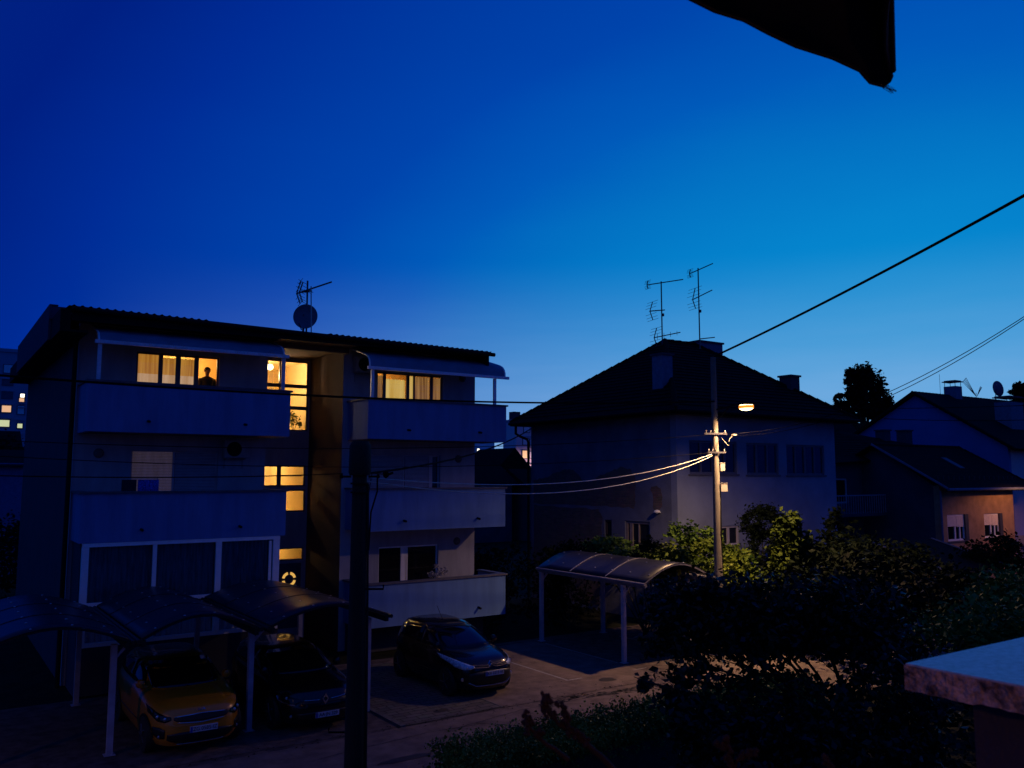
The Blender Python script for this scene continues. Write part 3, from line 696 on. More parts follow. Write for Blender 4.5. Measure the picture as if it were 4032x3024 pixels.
# hip roof with tiled ridges
ex0,ex1,ey0,ey1=21.82,32.63,21.42,31.78;EZ=7.72;PZ=11.22;rx0,rx1,ry=26.5,28.3,26.6
mb=MB()
def hip(e=0,zo=0):
    a=(ex0,ey0,EZ+zo);b=(ex1,ey0,EZ+zo);c=(ex1,ey1,EZ+zo);d=(ex0,ey1,EZ+zo);p=(rx0,ry,PZ+zo);q=(rx1,ry,PZ+zo)
    return a,b,c,d,p,q
a,b,c,d,p,q=hip();a2,b2,c2,d2,p2,q2=hip(0,-.16)
mb.quad(a,b,q,p);mb.quad(b,c,q);mb.quad(c,d,p,q);mb.quad(d,a,p)
mb.quad(a2,p2,q2,b2);mb.quad(b2,q2,c2);mb.quad(c2,q2,p2,d2);mb.quad(d2,p2,a2)
mb.quad(a,a2,b2,b);mb.quad(b,b2,c2,c);mb.quad(c,c2,d2,d);mb.quad(d,d2,a2,a)
HR=mb.build('roof',M['tile'],H)
def ridge_tiles(lines,m,par,r=.11,step=.36):
    mb=MB()
    for (p0,p1) in lines:
        p0=Vector(p0);p1=Vector(p1);L=(p1-p0).length;n=int(L/step);dd=(p1-p0)/n
        for k in range(n): mb.tube([p0+dd*k,p0+dd*(k+1.12)],[r*.82,r*1.12],7)
    return mb.build('ridge_tiles',m,par)
ridge_tiles([(a,p),(b,q),(c,q),(d,p),(p,q)],M['tile'],HR)
# rows of tiles on the two visible slopes
def tile_rows(corners,m,par,nr=22,lift=.035):
    """corners: eave-left, eave-right, top-right, top-left"""
    A0,B0,C0,D0=[Vector(v) for v in corners];n=(B0-A0).cross(D0-A0).normalized()
    if n.z<0:n=-n
    mb=MB()
    for k in range(nr):
        f0,f1=k/nr,(k+1)/nr
        l0=A0+(D0-A0)*f0;r0=B0+(C0-B0)*f0;l1=A0+(D0-A0)*f1;r1=B0+(C0-B0)*f1
        mb.quad(l0+n*lift,r0+n*lift,r1+n*.006,l1+n*.006);mb.quad(l0+n*.002,r0+n*.002,r0+n*lift,l0+n*lift)
    return mb.build('tile_courses',m,par)
tile_rows((a,b,q,p),M['tile'],HR);tile_rows((d,a,p,p),M['tile'],HR)
mb=MB();mb.box((ex0+.3,ey0+.3,EZ-.17),(ex1-.3,ey1-.3,EZ-.163));mb.build('eaves_soffit',M['soffit'],HR)
mb=MB();mb.tube([(ex0-.05,ey0-.05,EZ-.06),(ex1+.05,ey0-.05,EZ-.06)],.07,8);mb.tube([(ex0-.05,ey0-.05,EZ-.06),(ex0-.05,ey1,EZ-.06)],.07,8)
mb.tube([(ex0+.12,31.5,EZ-.1),(ex0+.12,31.5,EZ-.5),(ex0+.30,31.42,EZ-.62),(hx0-.08,31.3,EZ-.75),(hx0-.08,31.2,EZ-.9),(hx0-.08,31.2,0)],.06,8);mb.build('gutter',M['fascia'],HR)
def chimney(par,x0,x1,y0,y1,z0,z1,m,cap=None,name='chimney'):
    mb=MB();mb.box((x0,y0,z0),(x1,y1,z1));c=mb.build(name,m,par)
    if cap=='slab':
        mb=MB();mb.box((x0-.06,y0-.06,z1+.002),(x1+.06,y1+.06,z1+.08));mb.build('chimney_cap',M['chimneydark'],c)
    if cap=='raised':
        mb=MB()
        for (x,y) in ((x0+.05,y0+.05),(x1-.05,y0+.05),(x0+.05,y1-.05),(x1-.05,y1-.05)): mb.tube([(x,y,z1),(x,y,z1+.28)],.02,6)
        mb.box((x0-.08,y0-.08,z1+.281),(x1+.08,y1+.08,z1+.34));mb.box((x0+.02,y0+.02,z1+.341),(x1-.02,y1-.02,z1+.40));mb.build('chimney_cap',M['chimneydark'],c)
    return c
chimney(HR,28.55,30.1,26.5,27.4,9.4,11.36,M['chimney'],'slab')
chimney(HR,23.05,23.60,23.3,23.85,8.3,9.95,M['chimney'],'slab')
chimney(HR,30.75,31.35,23.3,23.9,7.9,9.62,M['chimneydark'],'slab')

# ================================================================== RIGHT-HAND HOUSES
# low ochre house with lit windows
K=thing('ochre_house',(45,25,0),'low ochre house with two half lowered white roller blinds','house')
kx0,kx1,ky0,ky1=41.4,48.75,22.86,33.5
FK=Matrix.Translation((0,ky0,0))
kw=[(41.98,43.62,2.10,3.40),(45.55,47.10,2.12,3.36)]
mb=MB(FK);wall_holes(mb,kx0,kx1,0,4.85,.3,kw);mb.build('front_wall',M['ochre'],K)
mb=MB();mb.prism([(kx0+.01,ky0+.301,0),(kx0+.01,29.6,0),(kx0+.01,29.6,4.9),(kx0+.01,26.1,6.85),(kx0+.01,ky0+.301,4.85)],(.25,0,0));mb.build('gable_wall',M['darkwall'],K)
mb=MB();mb.box((kx1-.28,ky0+.301,0),(kx1-.02,ky1,4.85));mb.build('gable_wall',M['darkwall'],K)
for (x0,x1,z0,z1) in kw:
    w=window(K,FK,x0,x1,z0,z1,muls=[((x0+x1)/2-.05,.10),(x1-.42,.09)],fw=.09,dep=.04,fmat=M['whiteframe'],pmat=M['darkglass'],sill=True)
    mb=MB(FK)
    for i in range(9): mb.box((x0+.02,.015,z1-.02-.062*(i+1)),((x0+x1)/2+.05,.028,z1-.026-.062*i));mb.box(((x0+x1)/2+.07,.015,z1-.06-.062*(i+1)),(x1-.10,.028,z1-.066-.062*i))
    mb.build('roller_blind',M['blind'],w)
    mb=MB(FK);mb.box((x1-.02,-.05,z0),(x1+.30,-.01,z1));mb.build('window_shutter',M['darkframe'],w)
a=(40.9,22.2,4.70);b=(50.0,22.2,4.70);q=(49.6,26.1,6.95);p=(40.9,26.1,6.95);c=(50.0,30,4.9);d=(40.9,30,4.9)
mb=MB();mb.quad(a,b,q,p);mb.quad(b,c,q);mb.quad(c,d,p,q)
for u,v in ((a,b),(b,c)): mb.quad(u,v,(v[0],v[1],v[2]-.14),(u[0],u[1],u[2]-.14))
KR=mb.build('roof',M['tile2'],K,solid=.05)
tile_rows((a,b,q,p),M['tile2'],KR,26)
mb=MB();mb.bar((40.88,22.15,4.72),(40.88,26.1,6.98),.05,.10);mb.build('verge_trim',M['chimney'],KR)
ridge_tiles([(p,q),(b,q)],M['tile2'],KR,.10)
mb=MB();mb.tube([(40.9,22.12,4.66),(49.35,22.12,4.66)],.07,8);mb.tube([(41.3,22.75,4.6),(41.3,22.75,0)],.05,8);mb.build('gutter',M['chimney'],KR)
mb=MB()
for k in range(16): mb.bar((41.4+k*.5,22.9,5.10),(41.4+k*.5,22.9,5.32),.03)
mb.build('snow_guards',M['chimneydark'],KR)
mb=MB();mb.prism([(45.4,23.9,5.70),(45.9,23.9,5.70),(45.9,24.9,6.27),(45.4,24.9,6.27)],(0,-.03,.05));mb.build('skylight',mat('skylight_glass',(.05,.06,.09),.6),KR)

# dark wing / older house between, with window row and balcony railing
W_=thing('dark_brown_house',(36.5,28,0),'unlit dark house wedged between the old house and the ochre house','house')
FW=Matrix.Translation((0,27.0,0))
mb=MB(FW);wall_holes(mb,34.0,41.35,0,6.0,.25,[(37.1,40.0,3.9,5.2)]);mb.build('wall',M['darkwall'],W_)
window(W_,FW,37.1,40.0,3.9,5.2,muls=[(38.1,.10),(39.0,.10)],fw=.09,dep=.05,fmat=mat('dim_frame',(.40,.42,.50),.6),pmat=M['darkglass'])
a=(33.6,26.2,5.75);b=(52.0,26.9,6.6);q=(43.5,29.9,7.89);p=(36.0,29.9,7.89);c=(52.0,33.6,5.95);d=(33.6,33.6,5.95)
mb=MB();mb.quad(a,b,q,p);mb.quad(d,a,p);mb.quad(c,d,p,q);mb.quad(b,c,q);WR=mb.build('roof',M['tile2'],W_,solid=.08)
tile_rows((a,b,q,p),M['tile2'],WR,18);ridge_tiles([(p,q),(a,p)],M['tile2'],WR,.09)
chimney(WR,46.2,46.8,28.6,29.2,6.0,7.95,M['chimneydark'],'slab');chimney(WR,48.4,49.1,28.6,29.2,6.0,8.0,M['chimneydark'],'slab')
mb=MB();mb.box((36.4,25.6,3.30),(41.2,26.98,3.45));mb.build('balcony_slab',M['darkwall'],W_)
mb=MB()
mb.bar((36.4,25.62,4.35),(41.2,25.62,4.35),.05)
for k in range(25): mb.bar((36.42+k*.198,25.62,3.45),(36.42+k*.198,25.62,4.33),.02)
mb.build('balcony_railing',mat('dim_railing',(.30,.32,.40),.6),W_)
# blue gabled house
G=thing('blue_gable_house',(56,30,0),'tall blue rendered house with a wide gable and a long dark roof','house')
gx=52.0;ga=29.95;gz=10.45
mb=MB();mb.prism([(gx,24.5,0),(gx,36.2,0),(gx,36.2,6.9),(gx,ga,gz),(gx,24.5,7.1)],(.3,0,0));mb.build('gable_wall',M['bluewall'],G)
FG=Matrix.Translation((0,24.5,0))
gw=[(54.2,54.9,4.9,6.1),(54.1,55.0,2.9,4.2),(54.15,54.9,1.9,2.6)]
mb=MB(FG);wall_holes(mb,gx+.301,70,0,6.9,.3,gw);mb.build('front_wall',M['pinkwall'],G)
for i,(x0,x1,z0,z1) in enumerate(gw):
    window(G,FG,x0,x1,z0,z1,muls=[((x0+x1)/2,.06)],fw=.07,dep=.05,fmat=M['bluewall'] if i<2 else M['whiteframe'],pmat=M['darkglass'] if i<2 else mat('dim_lit_pane',(.3,.2,.05),.5,emit=(1,.6,.15),es=.22))
mb=MB(FG);mb.box((gx+.6,-1.2,1.35),(62,-.01,1.9));mb.build('canopy_slab',M['pinkwall'],G)
a=(gx-.35,23.9,6.82);p=(gx-.35,ga,gz+.16);q=(70,ga,gz+.16);b=(70,23.9,6.82);c=(70,36.8,6.6);d=(gx-.35,36.8,6.6)
mb=MB();mb.quad(a,b,q,p);mb.quad(p,q,c,d);GR=mb.build('roof',M['tile2'],G,solid=.16)
ridge_tiles([(p,q),(a,p)],M['tile2'],GR,.10,.4)
tile_rows((a,b,q,p),M['tile2'],GR,30,.05)
chimney(GR,56.0,56.8,ga-.5,ga+.3,10,11.25,M['chimney'],'raised')
chimney(GR,55.9,57.5,26.0,27.0,8.0,9.95,M['chimney'],'raised')
mb=MB();mb.tube([(55.0,ga,10.4),(55.0,ga,12.0)],.012,5);mb.build('lightning_rod',M['antenna'],GR)
t=thing('satellite_dish',(61.5,29.9,10.6),'grey satellite dish near the right end of the blue house ridge','satellite dish')
mb=MB(Matrix.Translation((62.2,29.7,11.45))@Matrix.Rotation(R(60),4,'Z')@Matrix.Rotation(R(-12),4,'X'));mb.lathe((0,0,0),[(.02,.14),(.3,.11),(.55,.03),(.56,0),(.3,.09),(.02,.12)],20,'y');mb.build('reflector',M['chimney'],t,smooth=True)
mb=MB();mb.tube([(62.2,29.9,10.4),(62.2,29.9,11.5)],.03,6);mb.build('mast',M['antenna'],t)
t=thing('grid_antenna',(58.6,29.9,10.6),'fan shaped wire antenna on the blue house ridge between the chimneys','antenna')
mb=MB();cx,cy,cz=59.3,29.8,10.75
mb.tube([(cx,cy,10.3),(cx,cy,11.0)],.02,6);mb.build('mast',M['antenna'],t)
mb=MB()
for k in range(5): mb.tube([(cx,cy,cz),(cx-1.1+.12*k,cy+.3,cz+.95+.08*k)],.015,5)
for k in range(4): mb.tube([(cx+.1,cy,cz),(cx+.65-.07*k,cy-.1,cz+.65+.02*k)],.013,5)
mb.tube([(cx-1.1,cy+.3,cz+.95),(cx-.62,cy+.3,cz+1.27)],.015,5);mb.build('wire_panel',M['antenna'],t)
# garden shed roof in front of ochre house
t=thing('garden_shed',(30,16,0),'low garden shed with a dark roof behind the tree','shed')
mb=MB();mb.box((30.2,16.6,0),(33.2,18.6,2.0));mb.build('shed_wall',M['ochre'],t)
mb=MB();mb.prism([(29.6,16.2,1.95),(29.6,19.0,2.75),(29.6,19.0,2.82),(29.6,16.2,2.03)],(4.0,0,0));mb.build('shed_roof',M['tile2'],t)
mb=MB();mb.bar((29.58,16.15,2.03),(29.58,19.0,2.84),.05);mb.bar((33.62,16.15,2.03),(33.62,19.0,2.84),.05);mb.build('roof_trim',M['chimney'],t)
# pale garden wall at the far right
mb=MB();mb.box((30.5,12.6,0),(36,12.75,1.75));o=mb.build('garden_wall',M['pinkwall']);tag(o,'low pale garden wall at the far right behind the bushes','wall')

# ================================================================== FAR BUILDINGS
def tower(name,x0,x1,y0,y1,z1,m,label,wins,par_cat='building'):
    t=thing(name,((x0+x1)/2,(y0+y1)/2,0),label,par_cat)
    mb=MB();mb.box((x0,y0,0),(x1,y1,z1));mb.build('wall',m,t)
    mb=MB();mb.box((x0-.15,y0-.15,z1+.01),(x1+.15,y1+.15,z1+.5));mb.build('roof_edge',M['farwallL'],t)
    for (x,z,w,h,mm) in wins:
        mb=MB();mb.box((x-w/2-.12,y0-.10,z-h/2-.12),(x+w/2+.12,y0-.003,z+h/2+.12));f=mb.build('window',M['farwindark'],t)
        mb=MB();mb.box((x-w/2,y0-.13,z-h/2),(x+w/2,y0-.103,z+h/2));mb.build('pane',mm,f)
        mb=MB();mb.box((x-w/2-.2,y0-.3,z-h/2-.9),(x+w/2+.2,y0-.104,z-h/2-.75));mb.build('ledge',M['farwallL'],f)
    return t
wl=[]
for i,z in enumerate((20.2,17.3,14.9+.1,13.35-.2,10.4+.5)):
    pass
# left tower seen between frame edge and block: X 5..12 at Y 138
wl=[(9.19,20.24,1.2,1.1,M['farwin']),(9.14,18.37,1.2,.8,M['farwindark']),(9.18,16.51,1.2,.8,M['farwindark']),(9.19,14.61,1.1,.9,M['litfar']),(8.95,12.58,1.4,.9,M['litfar2']),
    (11.04,16.57,.5,.5,M['litfar3']),(10.98,15.95,.6,.5,M['litfar']),(10.96,14.51,.8,1.1,M['farwin']),(10.95,12.29,.6,.6,M['litfar2']),(6.0,16.5,1.3,1.0,M['farwindark']),(6.0,12.4,1.3,1.0,M['farwin'])]
tower('tower_block',2,34,138,150,22.6,M['farwallL'],'distant grey tower block at the left edge with a few lit windows',wl)
mb=MB();
for k in range(5): mb.box((3+k*6,140,23.1),(5+k*6,142,25))
# middle distant blocks
wl=[(86.9,13.4,1.2,1.0,M['farwin']),(88.3,14.6,1.2,.9,M['litfar']),(86.7,11.2,1.2,1.0,M['farwin']),(88.2,11.0,1.1,1.3,M['farwin']),
    (86.6,9.0,1.2,1.3,M['litfar']),(88.1,9.0,1.1,1.2,M['farwin']),(86.8,6.6,1.3,.6,M['farwin']),(88.4,6.5,1.2,.8,M['farwin'])]
tower('distant_block',84.6,105,121.5,125.4,14.6,M['farwall2'],'distant grey block with a small roof vent just right of the balconies',wl)
mb=MB();mb.box((84.9,122.5,15.12),(86.3,124,16.5));o=mb.build('roof_vent',M['chimneydark'],C.objects.get('distant_block'))
tower('distant_block',91.2,95.7,145,150,13.0,M['farwall'],'distant pale pink block with one white light between block and old house',[(91.75,10.4,.55,.6,M['litfar3'])])
# lower roofs and neighbour at left
def lowhouse(name,x0,x1,y0,y1,ze,zr,label,wm,axis='x',rm=None):
    t=thing(name,((x0+x1)/2,(y0+y1)/2,0),label,'house')
    mb=MB();mb.box((x0,y0,0),(x1,y1,ze));mb.build('wall',wm,t)
    e=.4;mb=MB()
    if axis=='x':
        ym=(y0+y1)/2;mb.prism([(x0-e,y0-e,ze-.15),(x0-e,ym,zr),(x0-e,y1+e,ze-.15)],(x1-x0+2*e,0,0))
    else:
        xm=(x0+x1)/2;mb.prism([(x0-e,y0-e,ze-.15),(xm,y0-e,zr),(x1+e,y0-e,ze-.15)],(0,y1-y0+2*e,0))
    mb.build('roof',rm or M['tile2'],t);return t
lowhouse('neighbour_house',-6,4.4,52,60,6.0,6.8,'dim blue walled neighbour house at the far left edge',mat('neighbour_render',(.10,.15,.34),.9),'x')
lowhouse('distant_house',34,40,58,63,4.9,6.3,'distant dark roofed house seen in the gap right of the apartment block',M['darkwall'],'x')
lowhouse('distant_house',60.5,65.5,91,99,6.2,8.9,'smaller distant gable house with a pale end wall in the same gap',M['farwall2'],'y')
lowhouse('distant_house',41,48,57,62,4.6,5.9,'lowest distant dark roof touching the old house gutter pipe',M['darkwall'],'x')
lowhouse('distant_house',-3,5.4,69,76,7.0,8.6,'black roofed house low in front of the left tower block',M['darkwall'],'x')
lowhouse('distant_house',88,112,66,74,8.4,12.6,'long dark roofed house in front of the far poplar',M['darkwall'],'x')
lowhouse('distant_house',95,112,44,52,8.5,11.8,'dark roofed house behind the blue gable house at the right edge',M['farwallL'],'x')
C.objects['distant_house']['group']='distant houses'

# ================================================================== CARPORTS
def carport(x0,x1,yf,yb,ze,rise,label,px=None,fy=None):
    t=thing('carport',((x0+x1)/2,yf,0),label,'carport','curved smoked-roof carports along the street')
    n=12
    def arc(f): return ze+rise*math.sin(PI*f)
    mb=MB();ny=10
    def P(i,j):
        f=i/n;return (x0+(x1-x0)*f,yf+(yb-yf)*j/ny,arc(f)+.003*math.sin(j*2.2+i))
    mb.grid(P,n,ny);cn=mb.build('canopy',M['polycarb'],t,smooth=True,solid=.012)
    for k,y in enumerate((yf+.02,yf+(yb-yf)*.33,yf+(yb-yf)*.66,yb-.02)):
        mb=MB();pts=[(x0+(x1-x0)*i/n,y,arc(i/n)-.035) for i in range(n+1)]
        for i in range(n): mb.bar(pts[i],pts[i+1],.04)
        mb.build('roof_rib',M['beam'] if x0>10 else M['blackplastic'],t)
    for k in (1,2):
        y=yf+(yb-yf)*k/3
        mb=MB()
        for i in range(n): mb.bar((x0+(x1-x0)*i/n,y,arc(i/n)+.014),(x0+(x1-x0)*(i+1)/n,y,arc((i+1)/n)+.014),.035,.01)
        mb.build('cover_strip',M['steel'] if x0>10 else M['blackplastic'],cn)
    mb=MB()
    for j in range(7):
        for f in (.12,.36,.62,.88):
            y=yf+.15+(yb-yf-.3)*j/6;x=x0+(x1-x0)*f
            mb.lathe((x,y,arc(f)+.012),[(.026,0),(.026,.008),(.008,.016)],8)
    mb.build('roof_screws',M['bolt'],cn)
    for x in (x0+.04,x1-.04):
        mb=MB();mb.box((x-.04,yf-.02,ze-.16),(x+.04,yb+.02,ze-.045));mb.build('side_beam',M['beam'] if x0>10 else M['blackplastic'],t)
        mb=MB();mb.tube([(x+(-.09 if x<(x0+x1)/2 else .09),yf-.06,ze-.05),(x+(-.09 if x<(x0+x1)/2 else .09),yb,ze-.05)],.045,8);mb.build('gutter',M['beam'] if x0>10 else M['blackplastic'],t)
    mb=MB()
    pf=fy if fy else yf+.65
    xs=px if px else (x0+.04,x1-.04)
    for x in xs:
        for y in (pf,yb-.15):
            m2=MB();m2.box((x-.055,y-.055,.012),(x+.055,y+.055,ze-.162));m2.box((x-.10,y-.10,0.006),(x+.10,y+.10,.018));m2.build('post',M['post'],t)
            m2=MB();m2.bar((x,y,ze-.45),(x+(.3 if x<(x0+x1)/2 else -.3),y,ze-.13),.05);m2.build('brace',M['post'],t)
    return t
carport(.85,3.46,17.8,22.9,2.24,.36,'leftmost carport, only its smoked curved roof edge catching the light',px=(.64,),fy=18.45)
carport(3.66,5.92,17.8,22.9,2.24,.36,'carport sheltering the yellow car, second from the left',px=(3.29,),fy=18.42)
carport(6.18,8.88,17.8,22.9,2.24,.33,'carport sheltering the dark car with the diamond badge',px=(5.99,8.70),fy=18.46)
carport(16.86,19.6,17.9,22.95,2.36,.46,'free standing carport with bluish curved roof right of the black hatchback',px=(16.9,19.52),fy=18.83)

# ================================================================== CARS
def textmesh(s,size,Mx,m,parent,name='lettering',ext=.002,align='CENTER',sx=1):
    cu=bpy.data.curves.new(name,'FONT');cu.body=s;cu.size=size;cu.extrude=ext;cu.align_x=align;cu.align_y='CENTER'
    o=bpy.data.objects.new(name,cu);C.objects.link(o);dg=bpy.context.evaluated_depsgraph_get()
    me=bpy.data.meshes.new_from_object(o.evaluated_get(dg));bpy.data.objects.remove(o)
    off=Vector(parent['_loc'])
    me.transform(Matrix.Translation(-off)@Mx@Matrix.Scale(sx,4,(1,0,0)));me.materials.clear();me.materials.append(m)
    o=bpy.data.objects.new(name,me);C.objects.link(o);o.parent=parent;o['_loc']=tuple(off);return o
def interp(tab,z):
    if z<=tab[0][0]: return tab[0][1:]
    for a,b in zip(tab,tab[1:]):
        if z<=b[0]:
            f=(z-a[0])/(b[0]-a[0]);return tuple(a[i]+(b[i]-a[i])*f for i in range(1,len(a)))
    return tab[-1][1:]
def car(cx,fy,tab,paint,label,plate,kind,rz=0):
    """tab rows: z, y_front, y_rear, half width (rounded plan curves stacked up).  Front faces -Y"""
    t=thing('parked_car',(cx,fy,0),label,'car','cars parked along the street')
    T=Matrix.Translation((cx,fy,0))@Matrix.Rotation(rz,4,'Z')
    NEXP=4.2
    zb=interp(tab,.92)
    belt=[r for r in tab if r[0]<=kind['belt']+1e-6];top=[r for r in tab if r[0]>=kind['belt']-1e-6]
    def ring(r,n=56):
        z,yf,yr,w=r;yc=(yf+yr)/2;h=(yr-yf)/2;o=[]
        for k in range(n):
            a=2*PI*k/n;c,s=math.cos(a),math.sin(a)
            e=2/NEXP
            o.append((w*math.copysign(abs(c)**e,c),yc+h*math.copysign(abs(s)**e,s),z))
        return o
    def shell(rows,capb,capt,nm,m,par):
        mb=MB(T);rs=[]
        for a,b in zip(rows,rows[1:]):
            k=max(1,int((b[0]-a[0])/.05))
            for i in range(k): f=i/k;rs.append(tuple(a[j]+(b[j]-a[j])*f for j in range(4)))
        rs.append(rows[-1]);n=56;vs=[];fs=[]
        for r in rs: vs+=ring(r,n)
        for i in range(len(rs)-1):
            for k in range(n): fs.append((i*n+k,i*n+(k+1)%n,(i+1)*n+(k+1)%n,(i+1)*n+k))
        if capb: fs.append(tuple(range(n))[::-1])
        if capt: fs.append(tuple((len(rs)-1)*n+k for k in range(n)))
        mb.add(vs,fs);return mb.build(nm,m,par,smooth=True)
    body=shell(belt,1,1,'body',paint,t)
    cab=shell(top,0,1,'roof',paint,t)
    def yfront(x,z,off=0):
        yf,yr,w=interp(tab,z);yc=(yf+yr)/2;h=(yr-yf)/2;q=min(.985,abs(x)/w);return yc-h*(1-q**NEXP)**(1/NEXP)-off
    def xside(y,z,off=0):
        yf,yr,w=interp(tab,z);yc=(yf+yr)/2;h=(yr-yf)/2;q=min(.985,abs(y-yc)/h);return w*(1-q**NEXP)**(1/NEXP)+off
    def fstrip(xs,nm,m,par,off=.012,nz=4):
        """xs: list of (x, zbot, ztop)"""
        mb=MB(T);pts=[]
        for a,b in zip(xs,xs[1:]):
            for i in range(4): f=i/4;pts.append(tuple(a[j]+(b[j]-a[j])*f for j in range(3)))
        pts.append(xs[-1]);n=len(pts)-1
        mb.grid(lambda i,j:(pts[i][0],yfront(pts[i][0],pts[i][1]+(pts[i][2]-pts[i][1])*j/nz,off),pts[i][1]+(pts[i][2]-pts[i][1])*j/nz),n,nz)
        return mb.build(nm,m,par,smooth=True,solid=.008)
    def sstrip(ys,side,nm,m,par,off=.010,nz=4):
        mb=MB(T);pts=[]
        for a,b in zip(ys,ys[1:]):
            for i in range(4): f=i/4;pts.append(tuple(a[j]+(b[j]-a[j])*f for j in range(3)))
        pts.append(ys[-1]);n=len(pts)-1
        mb.grid(lambda i,j:(side*xside(pts[i][0],pts[i][1]+(pts[i][2]-pts[i][1])*j/nz,off),pts[i][0],pts[i][1]+(pts[i][2]-pts[i][1])*j/nz),n,nz)
        return mb.build(nm,m,par,smooth=True,solid=.008)
    mir=lambda xs:[(-x,a,b) for (x,a,b) in xs][::-1]
    # glazing
    W=kind['ws'];fstrip(W,'windscreen',M['carglass'],t,.008,6)
    for s in (-1,1):
        sstrip(kind['sg1'],s,'side_window',M['carglass'],t);sstrip(kind['sg2'],s,'side_window',M['carglass'],t)
        sstrip(kind['door'],s,'door_seam',M['blackplastic'],t,.004,2)
        # mirror
        yb=kind['mir'];mb=MB(T);x=s*(xside(yb,kind['belt']+.02)+.12)
        mb.lathe((x,yb,kind['belt']+.09),[(.02,-.07),(.075,-.05),(.09,0),(.085,.05),(.06,.055)],12,'y');mb.bar((s*(abs(x)-.15),yb,kind['belt']+.02),(x,yb,kind['belt']+.05),.04)
        mo=mb.build('wing_mirror',paint,t,smooth=True)
    for s in (-1,1):
        for yw in kind['wheels']:
            xo=interp(tab,.45)[2]
            mb=MB(T);mb.lathe((s*(xo-.09),yw,.33),[(.23,-.1),(.33,-.09),(.34,-.05),(.34,.05),(.33,.09),(.23,.1)] ,24,'x');w=mb.build('wheel',M['rubber'],t,smooth=True)
            mb=MB(T);mb.lathe((s*(xo-.02),yw,.33),[(.22,0),(.22,s*.022),(.20,s*.024),(.19,s*.008),(.03,s*.02)],20,'x')
            for k in range(5):
                a=2*PI*k/5;mb.bar((s*(xo+.008),yw,.33),(s*(xo+.008),yw+.2*math.cos(a),.33+.2*math.sin(a)),.05,.02)
            mb.build('rim',M['rim'],w)
            mb=MB(T);n=18;o=[];i_=[]
            for k in range(n+1):
                a=PI*k/n;yy=yw+.39*math.cos(a);zz=max(.2,.33+.39*math.sin(a));o.append((s*(xside(yy,min(zz,.68))+.012),yy,zz))
            mb.add(o+[(p[0]-s*.006,p[1],p[2]) for p in o],[tuple(range(n+1)),tuple(range(n+1,2*n+2))[::-1]]);mb.build('wheel_arch',M['blackplastic'],t)
    kind['front'](t,T,fstrip,yfront,mir)
    # number plate
    z=kind['pz'];px=kind.get('px',0);y=yfront(px,z)-.035
    mb=MB(T);mb.box((px-.26,y,z-.055),(px+.26,y+.03,z+.055));p=mb.build('number_plate',M['plate'],t)
    mb=MB(T);mb.box((px-.258,y-.003,z-.053),(px-.215,y-.001,z+.053));mb.build('plate_band',M['plateblue'],p)
    textmesh(plate,.098,T@Matrix.Translation((px+.02,y-.003,z))@Matrix.Rotation(R(90),4,'X'),M['ink'],p,sx=kind.get('psx',.95))
    # rear light
    for s in (-1,1):
        yr=interp(tab,.85)[1]
        sstrip([(yr-.35,.78,.90),(yr-.12,.74,.96)],s,'tail_light',mat('tail_red',(.25,.01,.01),.2),t)
    return t
# --- yellow crossover
tabY=[(.20,.10,4.18,.82),(.30,.02,4.26,.88),(.45,.0,4.30,.91),(.62,.02,4.32,.92),(.78,.06,4.32,.91),(.88,.16,4.32,.905),(.95,.42,4.31,.895),(1.02,.86,4.30,.87),(1.06,1.10,4.28,.84),(1.20,1.38,4.22,.78),(1.36,1.72,4.08,.71),(1.47,2.10,3.85,.62),(1.50,2.35,3.6,.50)]
def frontY(t,T,fs,yf,mir):
    g=fs([(-.52,.70,.735),(-.46,.665,.755),(0,.635,.765),(.46,.665,.755),(.52,.70,.735)],'grille',M['blackplastic'],t,.02)
    fs([(-.50,.745,.762),(0,.768,.785),(.50,.745,.762)],'grille_trim',M['chrome'],g,.03,1)
    fs([(-.46,.645,.655),(0,.612,.625),(.46,.645,.655)],'grille_trim',M['chrome'],g,.03,1)
    textmesh('KIA',.075,T@Matrix.Translation((.0,yf(0,.845)-.035,.835))@Matrix.Rotation(R(62),4,'X'),M['chrome'],g,'emblem',sx=1.3)
    h=[(.56,.70,.755),(.66,.65,.78),(.76,.665,.82),(.86,.78,.90)]
    for xs in (h,mir(h)):
        o=fs(xs,'headlight',M['carglass'],t,.014)
        s=1 if xs[0][0]>0 else -1
        mb=MB(T)
        for (x,z) in ((.66,.715),(.76,.74)): mb.lathe((s*x,yf(s*x,z,.028),z),[(.035,.01),(.032,-.005),(.01,-.014)],12,'y')
        mb.build('lamp_bulb',M['lampchip'],o,smooth=True)
    fg=[(.66,.36,.52),(.74,.34,.56),(.82,.42,.55)]
    for xs in (fg,mir(fg)):
        o=fs(xs,'fog_light',M['blackplastic'],t,.014);s=1 if xs[0][0]>0 else -1
        mb=MB(T);mb.lathe((s*.735,yf(s*.735,.38,.025),.385),[(.03,.01),(.028,-.006),(.008,-.012)],10,'y');mb.build('lamp_bulb',M['lampchip'],o,smooth=True)
    fs([(-.62,.33,.44),(-.4,.25,.47),(0,.23,.48),(.4,.25,.47),(.62,.33,.44)],'lower_grille',M['blackplastic'],t,.016)
    fs([(-.45,.235,.255),(0,.225,.245),(.45,.235,.255)],'bumper_trim',M['chrome'],t,.03,1)
